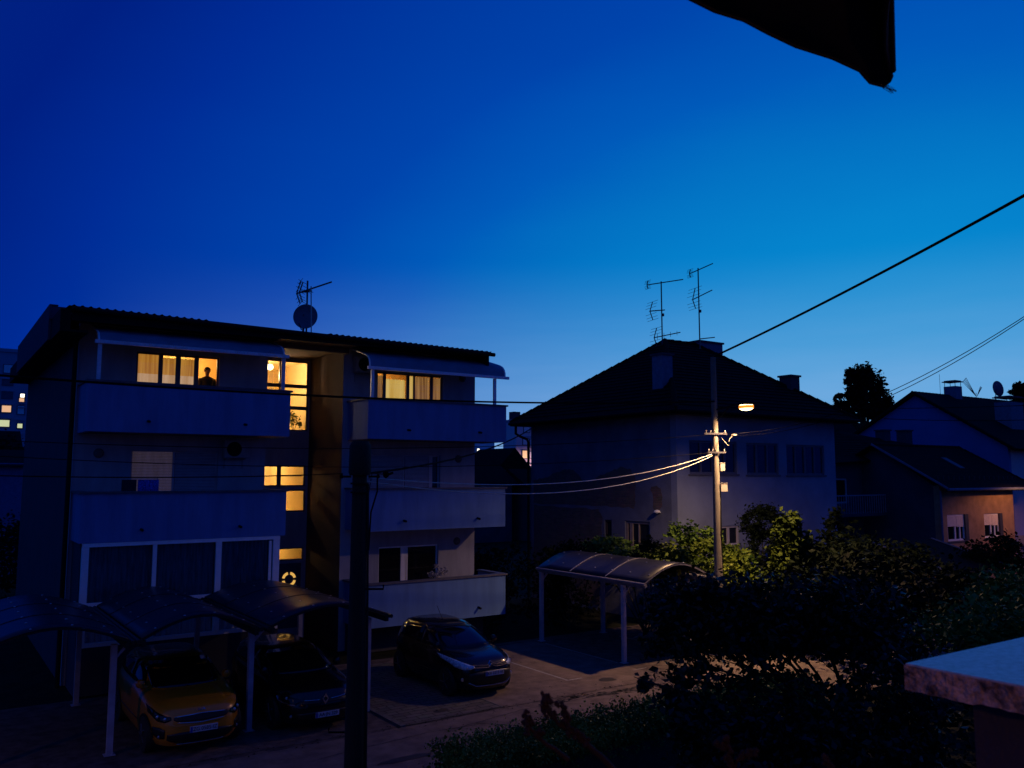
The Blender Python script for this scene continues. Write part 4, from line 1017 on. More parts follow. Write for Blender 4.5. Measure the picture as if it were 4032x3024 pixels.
kY=dict(belt=1.06,ws=[(-.66,1.09,1.38),(-.55,1.08,1.45),(0,1.07,1.47),(.55,1.08,1.45),(.66,1.09,1.38)],sg1=[(1.55,1.09,1.13),(2.0,1.09,1.40),(2.4,1.09,1.44)],sg2=[(2.48,1.09,1.44),(3.2,1.10,1.42),(3.8,1.14,1.30)],door=[(1.35,.5,.52),(3.3,.5,.52)],mir=1.45,wheels=(.82,3.42),front=frontY,pz=.50,px=.03)
car(4.76,17.45,tabY,M['yellowpaint'],'bright yellow crossover parked under the carport','ZG 0585-IZ',kY)
# --- dark estate with diamond badge
tabR=[(.18,.10,4.3,.80),(.30,.02,4.34,.87),(.45,.0,4.36,.90),(.60,.02,4.36,.905),(.74,.08,4.36,.90),(.84,.20,4.36,.89),(.90,.45,4.35,.88),(.96,.86,4.34,.86),(1.0,1.10,4.32,.84),(1.14,1.40,4.26,.78),(1.30,1.78,4.12,.70),(1.40,2.15,3.9,.62),(1.43,2.4,3.7,.5)]
def frontR(t,T,fs,yf,mir):
    g=fs([(-.50,.60,.66),(0,.585,.67),(.50,.60,.66)],'grille',M['blackplastic'],t,.016)
    fs([(-.46,.672,.684),(-.13,.655,.667)],'grille_trim',M['chrome'],g,.03,1);fs([(.13,.655,.667),(.50,.685,.70)],'grille_trim',M['chrome'],g,.03,1)
    mb=MB(T);y=yf(0,.67)-.05
    o=[(0,y,.785),(.075,y,.67),(0,y,.555),(-.075,y,.67)];i_=[(0,y,.725),(.038,y,.67),(0,y,.615),(-.038,y,.67)]
    for k in range(4):
        k2=(k+1)%4;mb.prism([o[k],o[k2],i_[k2],i_[k]],(0,.03,0))
    mb.build('emblem',M['chrome'],g)
    h=[(.50,.66,.70),(.62,.60,.73),(.74,.58,.76),(.84,.66,.80)]
    for xs in (h,mir(h)):
        o=fs(xs,'headlight',M['carglass'],t,.014);s=1 if xs[0][0]>0 else -1
        mb=MB(T);P=[(s*x,yf(s*x,z,.03),z) for (x,z) in ((.62,.60),(.70,.60),(.79,.625),(.835,.66),(.84,.72))]
        for a,b in zip(P,P[1:]): mb.bar(a,b,.02)
        mb.build('light_strip',M['lampchip'],o)
        mb=MB(T);mb.lathe((s*.74,yf(s*.74,.70,.028),.715),[(.03,.01),(.028,-.006),(.01,-.012)],12,'y');mb.build('lamp_bulb',M['lampchip'],o,smooth=True)
    fs([(-.6,.28,.42),(0,.24,.44),(.6,.28,.42)],'lower_grille',M['blackplastic'],t,.014)
    for s in (-1,1):
        mb=MB(T);mb.lathe((s*.68,yf(s*.68,.36,.02),.36),[(.03,.01),(.028,-.006),(.008,-.012)],10,'y');mb.build('fog_light',M['lampchip'],t,smooth=True)
kR=dict(belt=1.0,ws=[(-.64,1.03,1.30),(-.52,1.02,1.38),(0,1.01,1.40),(.52,1.02,1.38),(.64,1.03,1.30)],sg1=[(1.6,1.03,1.07),(2.0,1.03,1.32),(2.4,1.03,1.37)],sg2=[(2.48,1.03,1.37),(3.2,1.04,1.36),(3.9,1.1,1.25)],door=[(1.35,.45,.47),(3.3,.45,.47)],mir=1.45,wheels=(.85,3.45),front=frontR,pz=.36,px=.04)
car(7.30,17.50,tabR,M['blackpaint'],'black car with a diamond badge half hidden behind the wooden pole','AA·JN 329',kR)
# --- black hatchback with chevrons
tabC=[(.20,.10,3.86,.76),(.30,.03,3.90,.82),(.45,.0,3.92,.86),(.62,.0,3.92,.865),(.76,.03,3.92,.86),(.86,.12,3.92,.85),(.94,.32,3.91,.84),(1.00,.60,3.90,.82),(1.04,.80,3.88,.80),(1.18,1.12,3.82,.74),(1.34,1.50,3.72,.68),(1.47,1.90,3.55,.60),(1.53,2.25,3.3,.48)]
def frontC(t,T,fs,yf,mir):
    g=fs([(-.44,.735,.775),(0,.72,.77),(.44,.735,.775)],'grille',M['blackplastic'],t,.014)
    for dz in (0,.055):
        mb=MB(T);P=[(x,yf(x,z,.03),z) for (x,z) in ((-.50,.745+dz),(-.13,.725+dz),(-.08,.735+dz),(0,.80+dz),(.08,.735+dz),(.13,.725+dz),(.50,.745+dz))]
        for a,b in zip(P,P[1:]): mb.bar(a,b,.018)
        mb.build('chevron_trim',M['chrome'],g)
    h=[(.46,.735,.775),(.56,.70,.81),(.68,.69,.86),(.78,.73,.92),(.84,.86,.96)]
    for xs in (h,mir(h)):
        o=fs(xs,'headlight',M['headlamp'],t,.012);s=1 if xs[0][0]>0 else -1
        mb=MB(T)
        for (x,z) in ((.62,.745),(.70,.765)): mb.lathe((s*x,yf(s*x,z,.026),z),[(.03,.01),(.028,-.005),(.01,-.012)],12,'y')
        mb.build('lamp_bulb',M['lampchip'],o,smooth=True)
    fs([(-.60,.40,.60),(-.4,.33,.64),(0,.31,.65),(.4,.33,.64),(.60,.40,.60)],'lower_grille',M['blackplastic'],t,.014)
    fs([(-.60,.39,.405),(-.42,.30,.315),(0,.29,.303),(.42,.30,.315),(.60,.39,.405)],'bumper_trim',M['chrome'],t,.028,1)
    for s in (-1,1):
        mb=MB(T);mb.lathe((s*.70,yf(s*.70,.46,.02),.46),[(.045,.01),(.04,-.008),(.01,-.014)],12,'y');mb.build('fog_light',M['lampchip'],t,smooth=True)
kC=dict(belt=1.04,ws=[(-.64,1.07,1.38),(-.52,1.06,1.47),(0,1.05,1.50),(.52,1.06,1.47),(.64,1.07,1.38)],sg1=[(1.3,1.07,1.12),(1.8,1.07,1.42),(2.15,1.07,1.46)],sg2=[(2.22,1.07,1.46),(2.9,1.08,1.44),(3.4,1.12,1.32)],door=[(1.2,.5,.52),(2.9,.5,.52)],mir=1.22,wheels=(.78,3.24),front=frontC,pz=.58,px=.07)
car(11.70,17.82,tabC,M['blackpaint'],'black hatchback with double chevron badge parked in the open bay','KR 2213 VE',kC)
mb=MB();mb.tube([(11.7,20.2,1.5),(11.68,20.5,1.85)],.006,5);o=mb.build('aerial',M['cable'],[x for x in C.objects if x.name.startswith('parked_car') and 'chevron' in x['label']][0])

# ================================================================== GROUND, ROAD
def sheet(name,pts,z,m,kind='structure'):
    mb=MB();mb.quad(*[(x,y,z) for (x,y) in pts]);o=mb.build(name,m);o['kind']=kind;return o
sheet('ground',[(-400,-200),(600,-200),(600,700),(-400,700)],-.02,M['ground'])
sheet('road',[(-60,13.0),(90,13.0),(90,16.85),(-60,16.85)],0,M['asphalt'])
sheet('parking_area',[(-30,16.85),(22.0,16.85),(22.0,23.3),(-30,23.3)],-.004,M['asphalt2'])
sheet('paving',[(8.86,16.93),(11.42,16.93),(11.42,22.8),(8.86,22.8)],.004,M['pavers'])
sheet('parking_area',[(11.44,16.93),(16.7,16.93),(16.7,22.9),(11.44,22.9)],.003,M['asphalt'])
mb=MB();mb.box((8.74,16.85,0),(8.86,18.9,.035));mb.box((11.40,16.93,0),(11.44,18.2,.012));o=mb.build('kerb',M['kerb']);o['kind']='structure'
def crackline(pts,w,name='road_joint',seed=0,m=None,z=.008):
    rr=random.Random(seed);mb=MB();P=[]
    for a,b in zip(pts,pts[1:]):
        n=max(2,int(math.dist(a,b)/.15))
        for k in range(n): f=k/n;P.append((a[0]+(b[0]-a[0])*f+rr.uniform(-.02,.02),a[1]+(b[1]-a[1])*f+rr.uniform(-.02,.02)))
    P.append(pts[-1])
    for a,b in zip(P,P[1:]):
        dx,dy=b[0]-a[0],b[1]-a[1];l=math.hypot(dx,dy) or 1;nx,ny=-dy/l*w/2,dx/l*w/2
        mb.quad((a[0]-nx,a[1]-ny,z),(b[0]-nx,b[1]-ny,z),(b[0]+nx,b[1]+ny,z),(a[0]+nx,a[1]+ny,z))
    o=mb.build(name,m or M['crack']);o['kind']='structure';return o
crackline([(8.8,16.87),(11.5,16.97)],.045,seed=1)
crackline([(11.42,16.97),(11.42,18.3)],.03,seed=2)
crackline([(9.6,16.1),(11.6,16.5),(13.4,16.45),(15.7,16.5),(17.2,16.3)],.018,seed=3)
crackline([(6.5,15.9),(9.0,16.2),(10.4,16.1)],.016,seed=4)
crackline([(10.2,16.2),(11.2,15.2)],.022,seed=5)
crackline([(2.0,17.0),(5,17.05),(8.7,16.9)],.02,seed=6)
# rough patched strip along the road edge
rr=random.Random(4);mb=MB()
for k in range(260):
    x=rr.uniform(12.2,15.8);y=16.55+.12*math.sin(x*2)+rr.uniform(-.16,.16);s=rr.uniform(.02,.06)
    mb.quad((x-s,y-s*.5,.007),(x+s,y-s*.7,.007),(x+s*.8,y+s*.6,.007),(x-s*.7,y+s*.5,.007))
o=mb.build('road_patches',M['crack']);tag(o,kind='stuff')
for (x0,x1,y0,y1) in ((14.24,14.31,18.1,20.9),(14.31,14.75,18.08,18.15),(16.72,16.79,18.95,22.4),(16.5,17.0,18.0,18.05),(19.5,19.57,18.2,22)):
    o=sheet('road_marking',[(x0,y0),(x1,y0),(x1,y1),(x0,y1)],.0075,M['paint'])
mb=MB()
for k in range(9): 
    x=17.6+rr.uniform(0,.9);y=18.0+rr.uniform(0,.3);mb.box((x,y,.004),(x+.10,y+.03,.02))
o=mb.build('debris',M['kerb']);tag(o,kind='stuff')

mb=MB()
for k in range(420):
    x=rr.uniform(2,19);y=rr.choice([16.9+rr.gauss(0,.12),13.15+abs(rr.gauss(0,.18)),rr.uniform(13.2,22)]);a=rr.uniform(0,6.3);l=rr.uniform(.02,.045);c_,s_=math.cos(a)*l,math.sin(a)*l
    mb.quad((x-c_,y-s_,.010),(x+s_*.5,y-c_*.5,.016),(x+c_,y+s_,.011),(x-s_*.5,y+c_*.5,.018))
o=mb.build('leaf_litter',M['leafbush']);tag(o,kind='stuff')
oil=mat('oil_stain',(.035,.030,.030),.5)
for (x,y,ra,rb) in ((12.2,19.6,.35,.22),(10.1,17.5,.20,.12),(13.6,15.1,.5,.16),(15.2,17.6,.25,.2),(7.9,15.0,.6,.12),(17.8,15.2,.5,.2)):
    n=22;P=[(x+ra*math.cos(2*PI*k/n)*rr.uniform(.75,1.15),y+rb*math.sin(2*PI*k/n)*rr.uniform(.75,1.15),.0085) for k in range(n)]
    mb=MB();mb.quad(*P);o=mb.build('road_stain',oil);o['kind']='structure'

# ================================================================== POLES AND LAMP
t=thing('street_lamp',(20.0,18.0,0),'pale concrete pole carrying the lit street lamp and two junction boxes','street lamp')
mb=MB();mb.tube([(20,18,-.1),(20,18,2.5),(20,18,6),(20,18,9.0)],[.135,.125,.10,.08],16);mb.build('pole',M['concrete'],t,smooth=True)
mb=MB();mb.tube([(20.11,17.93,.2),(20.10,17.93,2.2),(20.02,17.88,3.6),(20.08,17.93,5.0)],.028,8);mb.build('conduit',M['cable'],t)
mb=MB();mb.bar((20,18,7.35),(20.16,17.1,7.50),.05);mb.bar((20,18,6.95),(20.1,17.5,7.42),.03);mb.build('lamp_arm',M['fascia'],t)
mb=MB();mb.prism([(20.16-.13,17.15,7.45),(20.16+.13,17.15,7.45),(20.16+.09,17.15,7.54),(20.16-.09,17.15,7.54)],(.06,-.46,0));hd=mb.build('lamp_head',M['fascia'],t,bevel=.02)
mb=MB(Matrix.Translation((20.20,16.93,7.40))@Matrix.Scale(1.5,4,(.13,-1,0)));mb.lathe((0,0,0),[(.05,.085),(.10,.07),(.145,.052),(.118,.0),(.145,-.062),(.10,-.10),(.04,-.115),(.01,-.12)],16);mb.build('lamp_lens',M['bulb'],hd,smooth=True)
mb=MB(Matrix.Translation((20.20,16.93,7.40))@Matrix.Scale(1.5,4,(.13,-1,0)));mb.lathe((0,0,0),[(.12,.05),(.160,.03),(.160,-.05),(.12,-.06)],20);mb.build('lamp_halo',M['bulbring'],hd,smooth=True)  # glowing ring modelled in place of the lamp's orange halo
for (z,l) in ((6.62,.62),(6.05,.5)):
    mb=MB();mb.bar(Vector((20,17.93,z))-U*l*.7+Vector((0,-.08,0)),Vector((20,17.93,z))+U*l*.4+Vector((0,-.08,0)),.05);ca=mb.build('crossarm',M['chimneydark'],t)
    for s in (-.62,-.4,-.2,.32):
        c=Vector((20,17.85,z+.03))+U*l*s;mb=MB();mb.lathe(tuple(c),[(.010,0),(.020,.015),(.014,.03),(.024,.05),(.012,.075)],10);mb.build('insulator',M['insul'],ca,smooth=True)
for (x,y,z,w,h) in ((20.20,17.95,5.60,.14,.24),(20.19,17.9,4.98,.20,.26)):
    mb=MB(Matrix.Translation((x,y,z))@Matrix.Rotation(R(-34),4,'Z'));mb.box((-w/2,-.14,-h/2),(w/2,-.02,h/2));b=mb.build('junction_box',M['boxmat'],t,bevel=.012)
    mb=MB(Matrix.Translation((x,y,z))@Matrix.Rotation(R(-34),4,'Z'));mb.box((-w/2-.01,-.15,h/2+.002),(w/2+.01,-.01,h/2+.015));mb.build('box_lid',M['boxmat'],b)
mb=MB();mb.tube([(20.1,17.85,6.5),(20.25,17.7,6.25),(20.3,17.7,6.45),(20.42,17.65,6.58)],.006,6);mb.box((20.38,17.6,6.56),(20.52,17.68,6.61));mb.build('drop_connector',M['insul'],t)
# wooden pole in the foreground
t=thing('utility_pole',(6.15,13.4,0),'thick dark wooden utility pole with a metal sleeve top in the foreground','utility pole')
px,py=6.12,13.42
def pl(z,dx=0,dy=0): # slight lean
    return (px-.012*(6-z)*0+dx,py+dy,z)
mb=MB();mb.tube([pl(-.2),pl(1.5),pl(3.5),pl(5.55)],[.175,.163,.138,.120],18);mb.build('pole',M['wood'],t,smooth=True)
mb=MB();mb.tube([pl(5.35),pl(5.40),pl(5.85),pl(5.93)],[.17,.19,.18,.13],16);mb.build('pole_cap',M['wood'],t,smooth=True)
mb=MB();d=U*.19
mb.tube([Vector(pl(-.2))+d,Vector(pl(2.5))+d*.92,Vector(pl(5.2))+d*.75],.022,8);mb.build('earth_pipe',M['wood'],t)
for (z,s) in ((3.46,1),(1.15,-1),(2.3,1),(4.3,-1)):
    if z in (2.3,4.3): continue
    p0=Vector(pl(z))+U*s*.13;p1=p0+U*s*.30;mb=MB();mb.tube([p0,p1,p1+Vector((0,0,.07))],.017,8);mb.build('step_iron',M['cable'],t)
mb=MB()
for z in (5.2,5.05): mb.tube([pl(z),pl(z+.03)],.155,14)
mb.build('band',M['fascia'],t)
mb=MB();
for s in (-1,1):
    p0=Vector(pl(5.33))+U*s*.15;mb.tube([p0,p0+U*s*.14],.02,6);mb.lathe(tuple(p0+U*s*.16),[(.02,-.03),(.035,0),(.02,.04)],8)
mb.build('insulator_hook',M['cable'],t)
# clamp hanging on the cable
# cables
def cable(name,p0,p1,sag,r,label,m=M['cable'],n=28,group='overhead wires across the street'):
    p0=Vector(p0);p1=Vector(p1);pts=[]
    for k in range(n+1):
        f=k/n;p=p0.lerp(p1,f);p.z-=4*sag*f*(1-f);pts.append(p)
    mb=MB();mb.tube(pts,r,6);o=mb.build(name,m,smooth=True);return tag(o,label,'cable',group)
hl_=Vector(pl(5.33))+U*-.3;hr_=Vector(pl(5.33))+U*.3
cable('service_cable',(6.25,13.54,5.32),(19.85,17.99,6.00),0.44,0.012,'bright lamplit cable from the wooden pole to the concrete pole, the upper of the pair',M["barecable"])
cable('service_cable',(6.23,13.55,5.26),(19.86,17.99,5.95),0.6,0.012,'bright lamplit cable from the wooden pole to the concrete pole, the lower of the pair',M["barecable"])
cable('overhead_cable',(0.50,18.95,7.28),(19.95,17.95,7.62),0.25,0.026,'thick dark cable running level across the tops of the upper balconies',M["cable"])
cable('overhead_cable',(0.65,21.44,6.12),(19.81,18.19,6.59),0.3,0.01,'thin wire just under the upper balconies, highest of the thin ones',M["cable"])
cable('overhead_cable',(0.67,21.47,5.80),(19.90,18.19,6.04),0.35,0.01,'thin wire across the middle floor shutters, second of the thin ones',M["cable"])
cable('overhead_cable',(0.47,14.34,5.36),(5.91,13.64,5.38),0.05,0.01,'thin wire ending at the left side of the wooden pole',M["cable"])
cable('overhead_cable',(19.87,17.83,9.00),(15.54,5.71,10.55),0.1,0.03,'thick black cable rising from the concrete pole to the top right corner',M["cable"])
cable('overhead_cable',(20.14,17.96,6.59),(17.33,7.17,8.66),0.75,0.008,'thin wire sagging from the concrete pole up to the right edge, nearer of two',M["cable"])
cable('overhead_cable',(20.14,17.95,6.63),(17.43,7.21,8.71),0.68,0.008,'thin wire sagging from the concrete pole up to the right edge, farther of two',M["cable"])
cable('overhead_cable',(6.22,13.42,5.38),(21.81,29.88,7.48),0.3,0.022,'black cable climbing from the wooden pole to the old house eaves',M["cable"])
cable('overhead_cable',(50.50,35.43,9.93),(45.80,19.27,8.84),0.1,0.02,'faint far wire above the blue house gable',M["cable"])
cable('overhead_cable',(46.34,28.69,8.67),(45.84,19.33,8.12),0.1,0.02,'faint far wire crossing the blue house gable wall',M["cable"])
t=thing('cable_clamp',(6.87,13.95,5.37),'black cable clamp hanging on the wire right of the wooden pole','clamp')
mb=MB();c=Vector((6.87,13.95,5.37));mb.lathe(tuple(c),[(.01,-.07),(.05,-.04),(.06,.02),(.03,.06)],8);mb.bar(c+U*.05,c+U*.13+Vector((0,0,.03)),.04);mb.build('clamp_body',M['cable'],t)
mb=MB();mb.tube([c,c-U*.25+Vector((0,0,.02)),Vector(pl(5.0))+U*.15],.008,5);mb.build('pigtail',M['cable'],t)
mb=MB();q=Vector(pl(5.33))+U*.3;mb.tube([q,q+Vector((0,0,-.25)),q+Vector((.0,0,-.6))-U*.1,Vector(pl(4.1))+U*.17],.014,6);mb.build('loop_cable',M['cable'],C.objects['utility_pole'])

# ================================================================== VEGETATION
def plant(name,label,cat,blobs,size,m,seed,stem=None,group=None,**k):
    xs=[b[0] for b in blobs];ys=[b[1] for b in blobs]
    t=thing(name,(sum(xs)/len(xs),sum(ys)/len(ys),0),label,cat,group)
    leafobj('foliage',leafcloud(blobs,size,seed,**k),m,t)
    rr=random.Random(seed);mb=MB()
    bx,by=stem if stem else (t.location.x,t.location.y)
    for b in blobs:
        q=Vector((b[0],b[1],b[2]));base=Vector((bx,by,1.7)) if stem else Vector((bx,by,0))
        mid=base.lerp(q,.5)+Vector((rr.uniform(-.1,.1),rr.uniform(-.1,.1),rr.uniform(0,.25) if stem else -.15))
        r=.028 if stem else .03
        mb.tube([base,mid,q,q+Vector((rr.uniform(-.3,.3),rr.uniform(-.3,.3),b[5]*.6))],[r,r*.7,r*.4,r*.15],6)
        for _ in range(4):
            e=q+Vector((rr.uniform(-1,1)*b[3],rr.uniform(-1,1)*b[4],rr.uniform(-.6,.8)*b[5]));mb.tube([mid.lerp(q,rr.random()),e],[r*.3,r*.08],5)
    if stem: mb.tube([(bx,by,-.1),(bx+.05,by,.8),(bx,by,1.8)],[.13,.11,.08],10)
    mb.build('stems' if not stem else 'trunk',M['bark'],t)
    return t
plant('ivy_hedge','bright yellow-green leafy hedge around the foot of the concrete pole','hedge',[(20.27,19.39,2.40,0.75,0.6,0.34,1500),(21.05,18.62,2.34,0.7,0.6,0.4,1500),(20.15,20.04,2.71,0.8,0.6,0.34,1300),(21.32,17.95,2.27,0.5,0.5,0.4,900),(21.47,19.73,2.83,0.8,0.5,0.32,1100),(19.62,20.08,2.42,0.5,0.4,0.25,700),(21.92,18.94,2.75,0.6,0.5,0.3,900)],.15,M['leafivy'],1,clump=.33)
plant('climbing_vine','tall green climber growing up beside the dark porch of the old house','climber',[(22.14,17.10,3.49,0.36,0.3,0.5,900),(22.24,16.98,3.88,0.25,0.25,0.25,400),(22.01,17.18,2.72,0.4,0.35,0.5,900),(21.72,17.21,2.12,0.45,0.4,0.5,700),(22.65,17.04,3.16,0.3,0.3,0.5,500)],.16,M['leafvine'],2,clump=.33)
plant('shrub','green shrub under the lower side window of the old house','shrub',[(19.90,21.83,2.55,0.8,0.6,0.35,900),(19.98,22.95,2.89,0.6,0.5,0.35,700),(19.73,21.03,2.04,0.5,0.4,0.3,400),(19.76,23.37,2.70,0.5,0.5,0.35,500),(21.49,20.88,3.30,0.5,0.4,0.35,600),(22.14,20.44,3.22,0.5,0.4,0.3,500)],.15,M['leafhedge'],3,clump=.33,group='shrubs in the old house garden')
plant('shrub','round black bush just left of the bright hedge','shrub',[(19.61,20.54,2.70,0.55,0.5,0.48,2600)],.09,M['leafbush'],4,clump=.2,shell=.7,group='shrubs in the old house garden')
plant('shrub','dark shrub mass below the bare brick of the old house','shrub',[(18.96,23.95,2.52,1.1,0.7,0.5,1400),(18.33,24.46,1.90,0.9,0.7,0.6,900),(19.30,23.11,2.39,0.7,0.6,0.4,900)],.14,M['leafbush'],5,clump=.33,group='shrubs in the old house garden')
plant('shrub','black domed bush against the front wall of the old house','shrub',[(24.32,19.84,3.73,0.85,0.5,0.55,3200),(24.22,19.69,2.65,0.75,0.5,0.8,2200)],.10,M['leafbush'],6,clump=.2,shell=.65,group='shrubs in the old house garden')
plant('shrub','tall dark shrubs right of the climber, reaching the old house corner','shrub',[(23.69,16.97,2.88,0.75,0.7,0.6,1100),(25.17,17.15,3.04,0.7,0.7,0.5,900),(22.60,16.58,2.28,1.1,0.8,0.7,1400),(23.85,15.66,2.66,1.2,0.9,0.6,1300),(25.31,17.60,3.59,0.35,0.3,0.5,300),(21.76,14.71,2.37,1.3,1,0.8,1400)],.17,M['leafbush'],7,clump=.33,group='shrubs in the old house garden')
plant('shrub','low dark shrubs in front of the garden shed','shrub',[(23.86,14.43,2.69,1.2,0.8,0.6,1200),(20.66,13.02,2.36,1.3,0.9,0.7,1300),(21.58,12.38,2.36,1.3,0.9,0.6,1200),(18.53,10.84,2.26,1.2,0.8,0.8,1200),(17.50,11.55,2.26,1.2,0.9,0.8,1200),(22.17,11.97,2.36,1,0.8,0.5,900)],.16,M['leafbush'],8,clump=.33,group='shrubs in the gardens on the right')
plant('shrub','shrub growing below the right window of the ochre house','shrub',[(34.54,16.87,2.43,1,0.8,0.55,1100),(33.99,16.07,2.14,1,0.8,0.6,900),(32.97,16.77,2.14,0.7,0.7,0.5,700)],.15,M['leafbush'],9,clump=.33,group='shrubs in the gardens on the right')
plant('shrub','lighter green bush above the stone ledge at the right edge','shrub',[(16.59,8.45,2.75,0.65,0.5,0.4,1300),(17.49,8.40,3.06,0.7,0.5,0.45,1500),(17.33,7.93,2.75,0.7,0.6,0.7,1400),(15.50,8.01,2.47,0.6,0.5,0.5,900),(15.90,7.71,2.64,0.5,0.4,0.5,900),(16.59,9.10,2.42,0.8,0.6,0.4,900)],.11,M['leafhedge'],10,clump=.33,group='shrubs in the gardens on the right')
plant('garden_tree','dark spreading tree with small leaves filling the lower right, street glimpsed through it','tree',[(8.51,8.53,3.57,0.33,0.4,0.3,700),(8.88,8.50,3.75,0.35,0.4,0.25,700),(9.11,8.12,3.53,0.55,0.5,0.35,1700),(8.55,8.30,3.29,0.45,0.4,0.35,1100),(8.05,8.18,3.10,0.22,0.3,0.14,260),(9.60,7.79,3.53,0.6,0.6,0.4,2100),(10.11,7.44,3.53,0.6,0.6,0.4,2100),(10.63,7.09,3.43,0.6,0.6,0.4,2000),(8.85,7.86,3.16,0.5,0.5,0.28,1100),(9.37,7.50,3.23,0.6,0.5,0.22,1200),(10.07,7.26,3.23,0.5,0.5,0.22,1000),(10.45,6.76,3.16,0.45,0.4,0.28,800),(8.24,7.83,2.89,0.3,0.3,0.22,300),(7.79,7.93,2.62,0.26,0.3,0.16,200),(8.52,7.42,2.68,0.38,0.35,0.2,260),(8.93,7.13,2.75,0.4,0.4,0.16,200),(9.61,6.92,2.66,0.4,0.4,0.16,180),(9.88,6.49,2.65,0.4,0.35,0.2,200),(7.48,7.87,2.83,0.16,0.2,0.12,110),(8.06,7.04,2.42,0.5,0.4,0.25,800),(8.50,6.73,2.42,0.5,0.4,0.25,700),(8.95,6.43,2.39,0.5,0.4,0.25,700),(9.37,6.15,2.36,0.45,0.4,0.25,600),(7.87,7.42,2.39,0.4,0.3,0.3,900),(10.04,6.11,2.86,0.4,0.4,0.6,800),(9.79,5.86,2.36,0.4,0.4,0.4,900),(8.70,6.13,2.28,0.6,0.4,0.3,1300),(8.11,6.54,2.25,0.6,0.4,0.3,1300),(7.82,6.99,2.16,0.45,0.4,0.3,900),(9.18,5.81,2.19,0.5,0.4,0.3,900)],.098,M['leafdark'],11,stem=(10.6,7.2),clump=.34,shell=.35,flat=.8)

hb=[]
rr=random.Random(12)
for k in range(64):
    x=7.0+8.5*k/63
    for yy,zz in ((12.15,.95),(11.7,.98),(12.3,.55),(11.35,.95)):
        hb.append((x+rr.uniform(-.05,.05),yy+rr.uniform(-.06,.06),zz+rr.uniform(-.06,.05),.16,.24,.20,330))
        if zz>.9 and rr.random()<.5: hb.append((x,yy,zz+.20,.05,.06,.12,22))
t=thing('clipped_hedge',(10.5,11.8,0),'long low clipped hedge along the near side of the road','hedge')
leafobj('foliage',leafcloud(hb,.050,13,clump=.42,shell=.4,flat=1,aspect=1.5),M['leafhedge'],t)
mb=MB();mb.box((7.0,11.2,0),(15.6,12.2,.78));mb.build('twig_core',M['bark'],t)
mb=MB()
for k in range(140):
    x=rr.uniform(7.0,15.5);y=rr.uniform(11.2,12.3);mb.tube([(x,y,.6),(x+rr.uniform(-.05,.05),y+rr.uniform(-.05,.05),1.08)],.006,4)
mb.build('twigs',M['bark'],t)
# trees beyond the houses
def fartree(name,label,x,y,parts,size,seed,tr=.35,h=6):
    t=thing(name,(x,y,0),label,'tree','trees beyond the roofs')
    leafobj('crown',leafcloud(parts,size,seed,clump=.26,shell=.35),M['leaffar'],t)
    mb=MB();rr=random.Random(seed);mb.tube([(x,y,0),(x+.1,y,h*.5),(x,y,h)],[tr,tr*.7,tr*.35],8)
    for p in parts: mb.tube([(x,y,h*.7),((x+p[0])/2,(y+p[1])/2,(h*.7+p[2])/2+.2),(p[0],p[1],p[2]+p[5]*.4)],[tr*.4,tr*.25,.05],6)
    mb.build('trunk',M['bark'],t)
fartree('tall_tree','tall dark tree with a knobbly crown standing beyond the old house roof',72.4,46.8,[(72.33,46.64,14.66,0.85,0.85,0.95,1500),(71.52,47.23,14.42,0.7,0.7,0.8,900),(73.16,46.16,13.95,0.8,0.8,0.9,1100),(73.73,45.94,12.64,0.85,0.85,0.9,1200),(72.15,47.01,12.76,1,1,1.1,1500),(71.63,47.31,13.23,0.6,0.6,0.9,700),(74.26,45.66,11.93,0.6,0.6,0.7,800),(71.32,47.70,11.81,0.8,0.8,0.6,800),(70.71,48.00,12.81,0.5,0.5,0.28,300),(70.63,48.18,11.81,0.55,0.55,0.45,400),(72.92,46.66,11.33,1.2,1.2,0.7,1300),(71.18,47.92,10.86,1,1,0.45,600),(74.13,45.89,10.86,0.8,0.8,0.5,600),(70.30,48.33,12.40,0.2,0.2,0.2,80)],.34,20,h=12)
fartree('tall_tree','dark tree cut off by the right frame edge beside the big chimney',79.65,36.05,[(79.30,35.94,12.96,0.5,0.5,0.5,700),(79.64,35.85,11.85,0.8,0.8,0.9,1300),(78.95,36.22,12.63,0.4,0.4,0.25,250),(79.80,35.88,10.74,0.9,0.9,1,1200),(79.21,36.21,11.40,0.5,0.5,0.6,500),(80.05,35.45,12.74,0.8,0.8,0.8,900)],.40,21,h=12)
plant('shrub','black shrubs at the left edge beside the apartment block','shrub',[(3.33,47.01,2.05,1.2,1,1.2,1500),(3.68,44.41,1.43,0.8,1,1.4,900),(4.46,70.05,6.81,1.5,1,0.8,700),(5.17,69.51,7.17,1,1,1.2,500)],.2,M['leaffar'],22,clump=.33,group='shrubs in the gardens on the left')

hb=[]
for k in range(40): hb.append((16.2+rr.uniform(0,6),24.5+k*.35+rr.uniform(-.3,.3),rr.uniform(.3,1.9),.8,.8,.7,260))
o=leafobj('undergrowth',leafcloud(hb,.16,30,clump=.35),M['leaffar']);tag(o,kind='stuff')
hb=[]
for k in range(70): hb.append((rr.uniform(2,9.5),rr.uniform(6.5,9.5),rr.uniform(.1,.5),.6,.6,.4,130))
for k in range(90): hb.append((rr.uniform(13,40),rr.uniform(4,12.2),rr.uniform(.1,.9),.9,.9,.6,160))
o=leafobj('ground_cover',leafcloud(hb,.11,31,clump=.4),M['leafbush']);tag(o,kind='stuff')
# horizon tree belt
hb=[]
for k in range(260):
    a=R(-20+110*k/260);d=rr.uniform(230,300);hb.append((d*math.sin(a),d*math.cos(a),rr.uniform(1,9),6,6,5,70))
o=leafobj('far_tree_belt',leafcloud(hb,2.2,32,clump=.4),M['leaffar']);tag(o,kind='stuff')

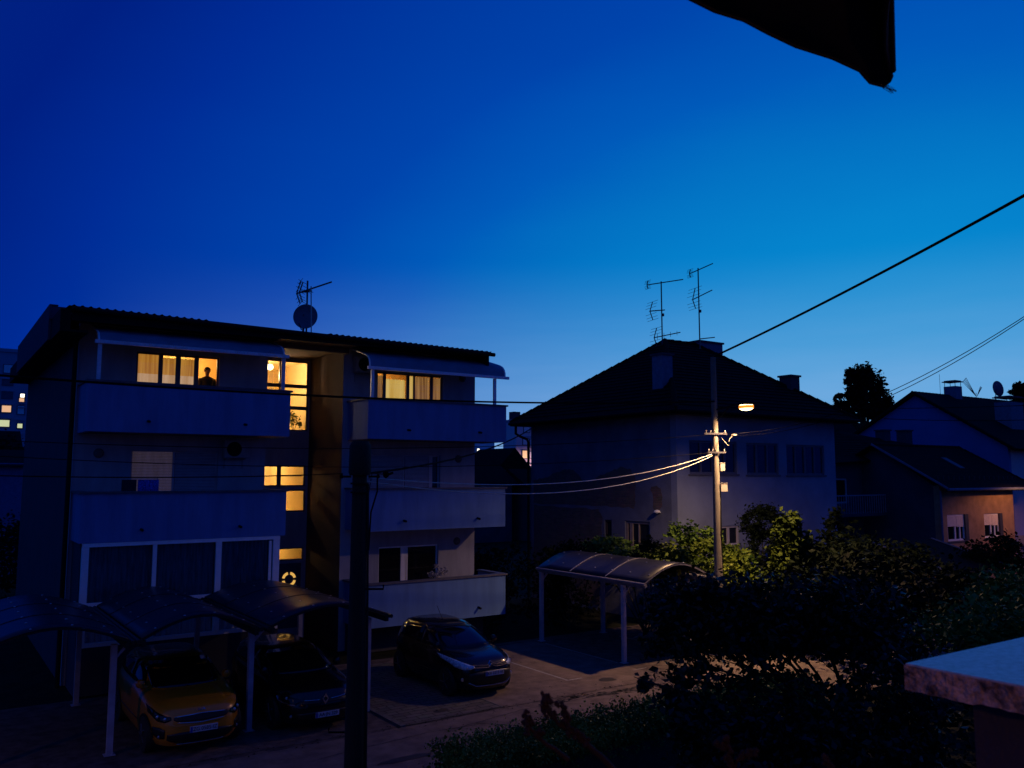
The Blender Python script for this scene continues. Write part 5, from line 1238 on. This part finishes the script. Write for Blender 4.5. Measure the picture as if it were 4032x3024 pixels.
# ================================================================== BALCONY OF THE VIEWER
t=thing('balcony_parapet',(2.2,.9,4.9),'plum rendered balcony wall with a thick granite ledge in the lower right corner','balcony wall')
mb=MB();mb.box((2.09,-1.6,2.2),(2.30,1.10,4.838));mb.box((2.301,.89,2.2),(5.2,1.10,4.838));mb.build('wall',M['balconywall'],t)
rr=random.Random(3)
def edge(pts,z0,z1,zn=4):
    mb=MB();P=[]
    for a,b in zip(pts,pts[1:]):
        n=max(1,int(math.dist(a,b)/.02))
        for k in range(n): f=k/n;P.append((a[0]+(b[0]-a[0])*f,a[1]+(b[1]-a[1])*f))
    P.append(pts[-1]);J=[[rr.uniform(-.0022,.0022) for _ in range(zn+1)] for _ in P]
    D_=[]
    for i,p in enumerate(P): D_.append(rr.uniform(-.003,.003))
    mb.grid(lambda i,j:(P[i][0]+(J[i][j] if 0<j<zn else 0),P[i][1]+(J[i][j] if 0<j<zn else 0),z0+(z1-z0)*j/zn+(D_[i] if j==0 else 0)),len(P)-1,zn)
    return mb
mb=MB()
mb.prism([(1.993,-1.6,4.843),(2.36,-1.6,4.843),(2.36,.84,4.843),(5.3,.84,4.843),(5.3,1.207,4.843),(1.993,1.207,4.843)],(0,0,.054));lg=mb.build('granite_ledge',M['granitetop'],t)
mb=edge([(1.990,-1.6),(1.990,1.210)],4.836,4.893);mb.build('rough_edge',M['granite'],lg)
mb=edge([(1.990,1.210),(5.3,1.210)],4.836,4.893);mb.build('rough_edge',M['granite'],lg)
mb=MB();mb.box((2.62,.84,4.8972),(2.623,1.207,4.8976));mb.build('slab_joint',M['crack'],lg)
mb=MB();mb.box((-6,-6,2.0),(6,1.3,2.2));mb.box((-6,-3.2,2.2),(6,-3.0,8));o=mb.build('building_wall',M['balconywall']);tag(o,'plum rendered outer wall and balcony floor of the building the view is from','building')
mb=MB();mb.box((-6,1.0,2.201),(1.98,1.2,4.3));o=mb.build('balcony_wall',M['balconywall']);tag(o,'low rendered balcony wall below the dry stalks','balcony wall')
# parasol corner overhead
t=thing('parasol',(0,-.2,2.2),'dark canvas corner of a parasol hanging into the top of the picture','parasol')
rim=[(-1.9,1.52),(-.8,1.475),(.3,1.50),(1.2,1.47),(1.6,1.480),(1.69,1.484),(1.79,1.470),(1.90,1.477),(2.03,1.480),(2.18,1.462),(2.32,1.463),(2.37,1.478),(2.42,1.492),(2.48,1.482),(2.462,1.450),(2.44,1.43),(2.35,1.385),(2.26,1.34),(2.14,1.265),(2.03,1.19),(1.97,1.14),(1.2,.35),(.2,-.6),(-.9,-1.7),(-1.9,-1.75)]
apex=(-.1,-.1,7.35)
mb=MB();n=len(rim);rings=[]
vs=[];m=7
for j in range(m+1):
    f=j/m
    for (x,y) in rim: vs.append((x+(apex[0]-x)*f,y+(apex[1]-y)*f,6.60+(apex[2]-6.60)*(f**.9)+.0))
fs=[(j*n+k,j*n+(k+1)%n,(j+1)*n+(k+1)%n,(j+1)*n+k) for j in range(m) for k in range(n)]
mb.add(vs,fs);cn=mb.build('canopy',M['parasol'],t,smooth=True,solid=.006)
mb=MB();mb.tube([(x,y,6.60) for (x,y) in rim[3:21]],.006,6);mb.build('hem',M['parasol'],cn)
mb=MB()
for k in range(16):
    a=rr.uniform(-.5,1.3);mb.tube([(2.47,1.475,6.6),(2.47+.022*math.cos(a)*rr.random(),1.47+.012*math.sin(a)+.0,6.6-.012*rr.random()),(2.485+.02*rr.random(),1.465-.02*rr.random(),6.585-.015*rr.random())],.0006,4)
mb.build('frayed_threads',M['parasol'],cn)
mb=MB();mb.tube([(apex[0],apex[1],2.2),(apex[0],apex[1],7.4)],.024,10);mb.build('pole',M['wood'],t)
mb=MB();mb.lathe((apex[0],apex[1],2.2),[(.28,0),(.28,.06),(.06,.10),(.04,.3)],16);mb.build('base',M['fascia'],t)
mb=MB()
for e in ((2.40,1.40),(-1.85,1.48),(-1.85,-1.7)): mb.tube([(apex[0],apex[1],7.30),((apex[0]+e[0])/2,(apex[1]+e[1])/2,6.93),(e[0],e[1],6.595)],.008,6)
mb.build('ribs',M['wood'],t)
# dry flower stalks in a box on the wall
t=thing('flower_box',(1.1,1.1,4.3),'window box with reddish dried flower stalks blurred in the foreground','flower box')
mb=MB();mb.box((.5,1.01,4.302),(1.9,1.19,4.5));mb.build('planter_trough',M['wood'],t,bevel=.01)
def stalk(pts,r,seed,lump=1):
    q=random.Random(seed);mb=MB();P=[Vector(p) for p in pts]
    Q=[]
    for a,b in zip(P,P[1:]):
        for k in range(4): Q.append(a.lerp(b,k/4)+Vector((q.uniform(-.003,.003),q.uniform(-.003,.003),q.uniform(-.003,.003))))
    Q.append(P[-1]);n=len(Q);mb.tube(Q,[.62*r*(1.25-.7*i/n) for i in range(n)],8)
    for i in range(int(n*.45),n):
        for _ in range(7 if lump else 2):
            c=Q[i]+Vector([q.uniform(-.009,.009)*lump for _ in range(3)]);s=q.uniform(.003,.006)
            mb.lathe(tuple(c),[(s*.3,-s),(s,-s*.3),(s*.9,s*.4),(s*.2,s)],6)
    return mb.build('dried_stalk',M['drystalk'],t,smooth=True)
stalk([(1.27,1.35,4.67),(1.20,1.39,4.76),(1.15,1.42,4.81),(1.12,1.43,4.84),(1.11,1.43,4.88)],0.01,0,1)
stalk([(1.14,1.42,4.82),(1.10,1.44,4.85),(1.09,1.45,4.87),(1.08,1.45,4.90)],0.006,1,1)
stalk([(1.15,1.46,4.76),(1.10,1.49,4.80),(1.08,1.50,4.83),(1.07,1.50,4.85)],0.007,2,1.1)
stalk([(1.40,1.20,4.71),(1.37,1.21,4.76),(1.36,1.21,4.80),(1.35,1.21,4.83)],0.006,3,0.5)
stalk([(1.37,1.21,4.76),(1.38,1.20,4.79),(1.40,1.18,4.80)],0.004,4,0.5)
stalk([(1.36,1.21,4.80),(1.34,1.22,4.82)],0.004,5,0.5)
stalk([(1.54,1.10,4.72),(1.53,1.10,4.76),(1.52,1.10,4.79)],0.004,6,0.5)

# ================================================================== LIGHTS, SKY, CAMERA

def light(name,kind,loc,energy,col,size=.1,rot=None,spot=None,blend=.25):
    l=bpy.data.lights.new(name,kind);l.energy=energy;l.color=col
    if kind in('POINT','SPOT'): l.shadow_soft_size=size
    if kind=='SPOT': l.spot_size=R(spot);l.spot_blend=blend
    o=bpy.data.objects.new(name,l);C.objects.link(o);o.location=loc
    if rot:o.rotation_euler=rot
    return o
light('street_lamp_light','SPOT',(20.20,16.93,7.28),3900,(1,.58,.28),.10,spot=168,blend=1)
light('ceiling_lamp_light','POINT',(9.45,28.25,8.72),120,(1,.66,.32),.08)
light('stair_light_middle','POINT',(9.7,30.6,6.1),85,(1,.66,.28),.08)
light('stair_light_lower','POINT',(9.7,30.6,3.3),60,(1,.60,.18),.08)
light('room_light_left','POINT',(6.3,27.2,8.9),80,(1,.68,.27),.1)
light('room_light_right','POINT',(13.3,27.2,8.9),30,(1,.52,.15),.1)
# lamp posts and an added lantern that light the near side: outside the frame
def offlamp(x,y,z,ax,ay,label):
    t=thing('street_lamp',(x,y,0),label,'street lamp')
    mb=MB();mb.tube([(x,y,0),(x,y,z+.2)],.09,12);mb.build('pole',M['concrete'],t)
    mb=MB();mb.bar((x,y,z),(ax,ay,z+.15),.06);mb.build('lamp_arm',M['steel'],t)
    mb=MB();mb.lathe((ax,ay,z+.12),[(.12,.05),(.14,0),(.06,-.07)],12);mb.build('lamp_lens',M['bulb'],t)
offlamp(-6.5,12.4,5.2,-6.0,13.6,'street lamp beyond the left edge on the near side of the road')
light('left_street_light','SPOT',(-6.0,13.6,5.1),420,(1,.48,.2),.12,spot=165,blend=.8)
t=thing('added_lantern',(-.9,-2.9,6.0),'added lantern behind the camera, standing in for the light of the room there','lantern')
mb=MB();mb.lathe((-.9,-2.85,6.0),[(.02,.14),(.08,.10),(.08,-.08),(.03,-.12)],10);mb.build('added_lantern_glass',M['bulbring'],t);mb=MB();mb.box((-.93,-3.0,6.05),(-.87,-2.88,6.1));mb.build('bracket',M['steel'],t)
light('added_lantern_light','POINT',(-.9,-2.7,5.95),50,(1,.44,.22),.08)  # added lamp, warms the ledge and stalks in place of room light
offlamp(99,112,11,98,113,'added street lamp hidden behind the old house to brighten the distant blocks')
light('estate_fill_light','SPOT',(98,113,10.9),14000,(1,.60,.62),.2,spot=178)  # added unseen lamp, put in to brighten the distant block fronts
# second street lamp farther down the road, beyond the right edge
t=thing('street_lamp',(48.2,19.4,0),'second street lamp down the road outside the right edge','street lamp')
mb=MB();mb.tube([(48.2,19.4,0),(48.2,19.4,5.6)],.1,12);mb.build('pole',M['concrete'],t)
mb=MB();mb.bar((48.2,19.4,5.4),(47.6,20.0,5.5),.06);mb.build('lamp_arm',M['steel'],t)
mb=MB();mb.lathe((47.5,20.1,5.46),[(.12,.05),(.14,0),(.06,-.07)],12);mb.build('lamp_lens',M['bulb'],t)
light('second_street_light','SPOT',(47.5,20.1,5.35),300,(1,.42,.15),.12,spot=165)

def lin(c): return tuple(((v/255)/12.92 if v/255<=.04045 else ((v/255+.055)/1.055)**2.4) for v in c)
W=bpy.data.worlds.new('World');S.world=W;W.use_nodes=True;nt=W.node_tree;N=nt.nodes;K_=nt.links
bg=N['Background']
tc=N.new('ShaderNodeTexCoord')
def vm(op,a,b=None):
    n=N.new('ShaderNodeVectorMath');n.operation=op
    for i,x in enumerate((a,b)):
        if x is None: continue
        if isinstance(x,tuple): n.inputs[i].default_value=x
        else: K_.new(x,n.inputs[i])
    return n
def mt(op,a,b=None,clamp=False):
    n=N.new('ShaderNodeMath');n.operation=op;n.use_clamp=clamp
    for i,x in enumerate((a,b)):
        if x is None: continue
        if isinstance(x,(int,float)): n.inputs[i].default_value=x
        else: K_.new(x,n.inputs[i])
    return n.outputs[0]
AZ=R(60);g=(math.sin(AZ),math.cos(AZ),0)
d1=vm('NORMALIZE',tc.outputs['Generated']).outputs[0]
d2=vm('NORMALIZE',vm('MULTIPLY',d1,(1,1,1.6)).outputs[0]).outputs[0]
f=vm('DOT_PRODUCT',d2,g).outputs['Value']
nv=N.new('ShaderNodeTexNoise');nv.inputs['Scale'].default_value=3;nv.inputs['Detail'].default_value=5
K_.new(vm('MULTIPLY',d1,(1,1,4)).outputs[0],nv.inputs['Vector'])
f=mt('ADD',f,mt('MULTIPLY',mt('SUBTRACT',nv.outputs['Fac'],.5),.03))
fm=mt('MULTIPLY_ADD',f,.5);fm.node.inputs[2].default_value=.5
rp=N.new('ShaderNodeValToRGB');rp.color_ramp.interpolation='B_SPLINE' if False else 'LINEAR'
st=[(-1,(10,56,138)),(-.3,(6,46,128)),(.2,(2,36,124)),(.47,(0,31,130)),(.56,(0,44,150)),(.72,(0,68,172)),(.80,(0,90,186)),(.86,(2,114,195)),(.92,(5,132,205)),(.97,(14,148,212)),(1,(34,156,216))]
el=rp.color_ramp.elements
el[0].position=(st[0][0]+1)/2;el[0].color=(*lin(st[0][1]),1);el[1].position=(st[-1][0]+1)/2;el[1].color=(*lin(st[-1][1]),1)
for p_,c_ in st[1:-1]:
    e=el.new((p_+1)/2);e.color=(*lin(c_),1)
K_.new(fm,rp.inputs[0])
sep=N.new('ShaderNodeSeparateXYZ');K_.new(d1,sep.inputs[0])
hz=mt('POWER',mt('SUBTRACT',1,mt('DIVIDE',mt('ABSOLUTE',sep.outputs[2]),.25),True),1.6,True)
az=mt('DIVIDE',mt('SUBTRACT',vm('DOT_PRODUCT',vm('NORMALIZE',vm('MULTIPLY',d1,(1,1,0)).outputs[0]).outputs[0],g).outputs['Value'],.60),.36,True)
mxf=mt('MULTIPLY',mt('MULTIPLY',hz,az),.92)
# faint thin cloud bank low on the right
cn_=N.new('ShaderNodeTexNoise');cn_.inputs['Scale'].default_value=5;cn_.inputs['Detail'].default_value=4
K_.new(vm('MULTIPLY',d1,(1,1,9)).outputs[0],cn_.inputs['Vector'])
cl_=mt('MULTIPLY',mt('MULTIPLY',mt('SUBTRACT',cn_.outputs['Fac'],.5,),hz),.55)
mxf=mt('ADD',mxf,mt('MULTIPLY',cl_,az),True)
mx=N.new('ShaderNodeMix');mx.data_type='RGBA';K_.new(mxf,mx.inputs[0]);K_.new(rp.outputs[0],mx.inputs[6]);mx.inputs[7].default_value=(*lin((150,184,230)),1)
# twilight Sky Texture, sun just under the horizon, adds its own faint colour
sky=N.new('ShaderNodeTexSky');sky.sky_type='NISHITA';sky.sun_disc=False;sky.sun_elevation=R(-3);sky.sun_rotation=R(60)
ad=N.new('ShaderNodeMix');ad.data_type='RGBA';ad.blend_type='ADD';ad.inputs[0].default_value=.0
K_.new(mx.outputs[2],ad.inputs[6]);K_.new(sky.outputs[0],ad.inputs[7]);K_.new(ad.outputs[2],bg.inputs[0]);bg.inputs[1].default_value=1.0

cam=bpy.data.cameras.new('camera');co=bpy.data.objects.new('camera',cam);C.objects.link(co)
cam.sensor_width=36;cam.lens=3350/4032*36;cam.clip_end=2000;cam.clip_start=.05
co.location=(0,0,5.35);co.rotation_euler=(R(90)+math.atan(360/3350),0,-R(34.6))
cam.dof.use_dof=True;cam.dof.focus_distance=24;cam.dof.aperture_fstop=7
S.camera=co
S.view_settings.view_transform='Standard';S.view_settings.look='None';S.view_settings.exposure=0;S.view_settings.gamma=1
S.render.resolution_x=1024;S.render.resolution_y=768
for o in C.objects:
    if '_loc' in o: del o['_loc']
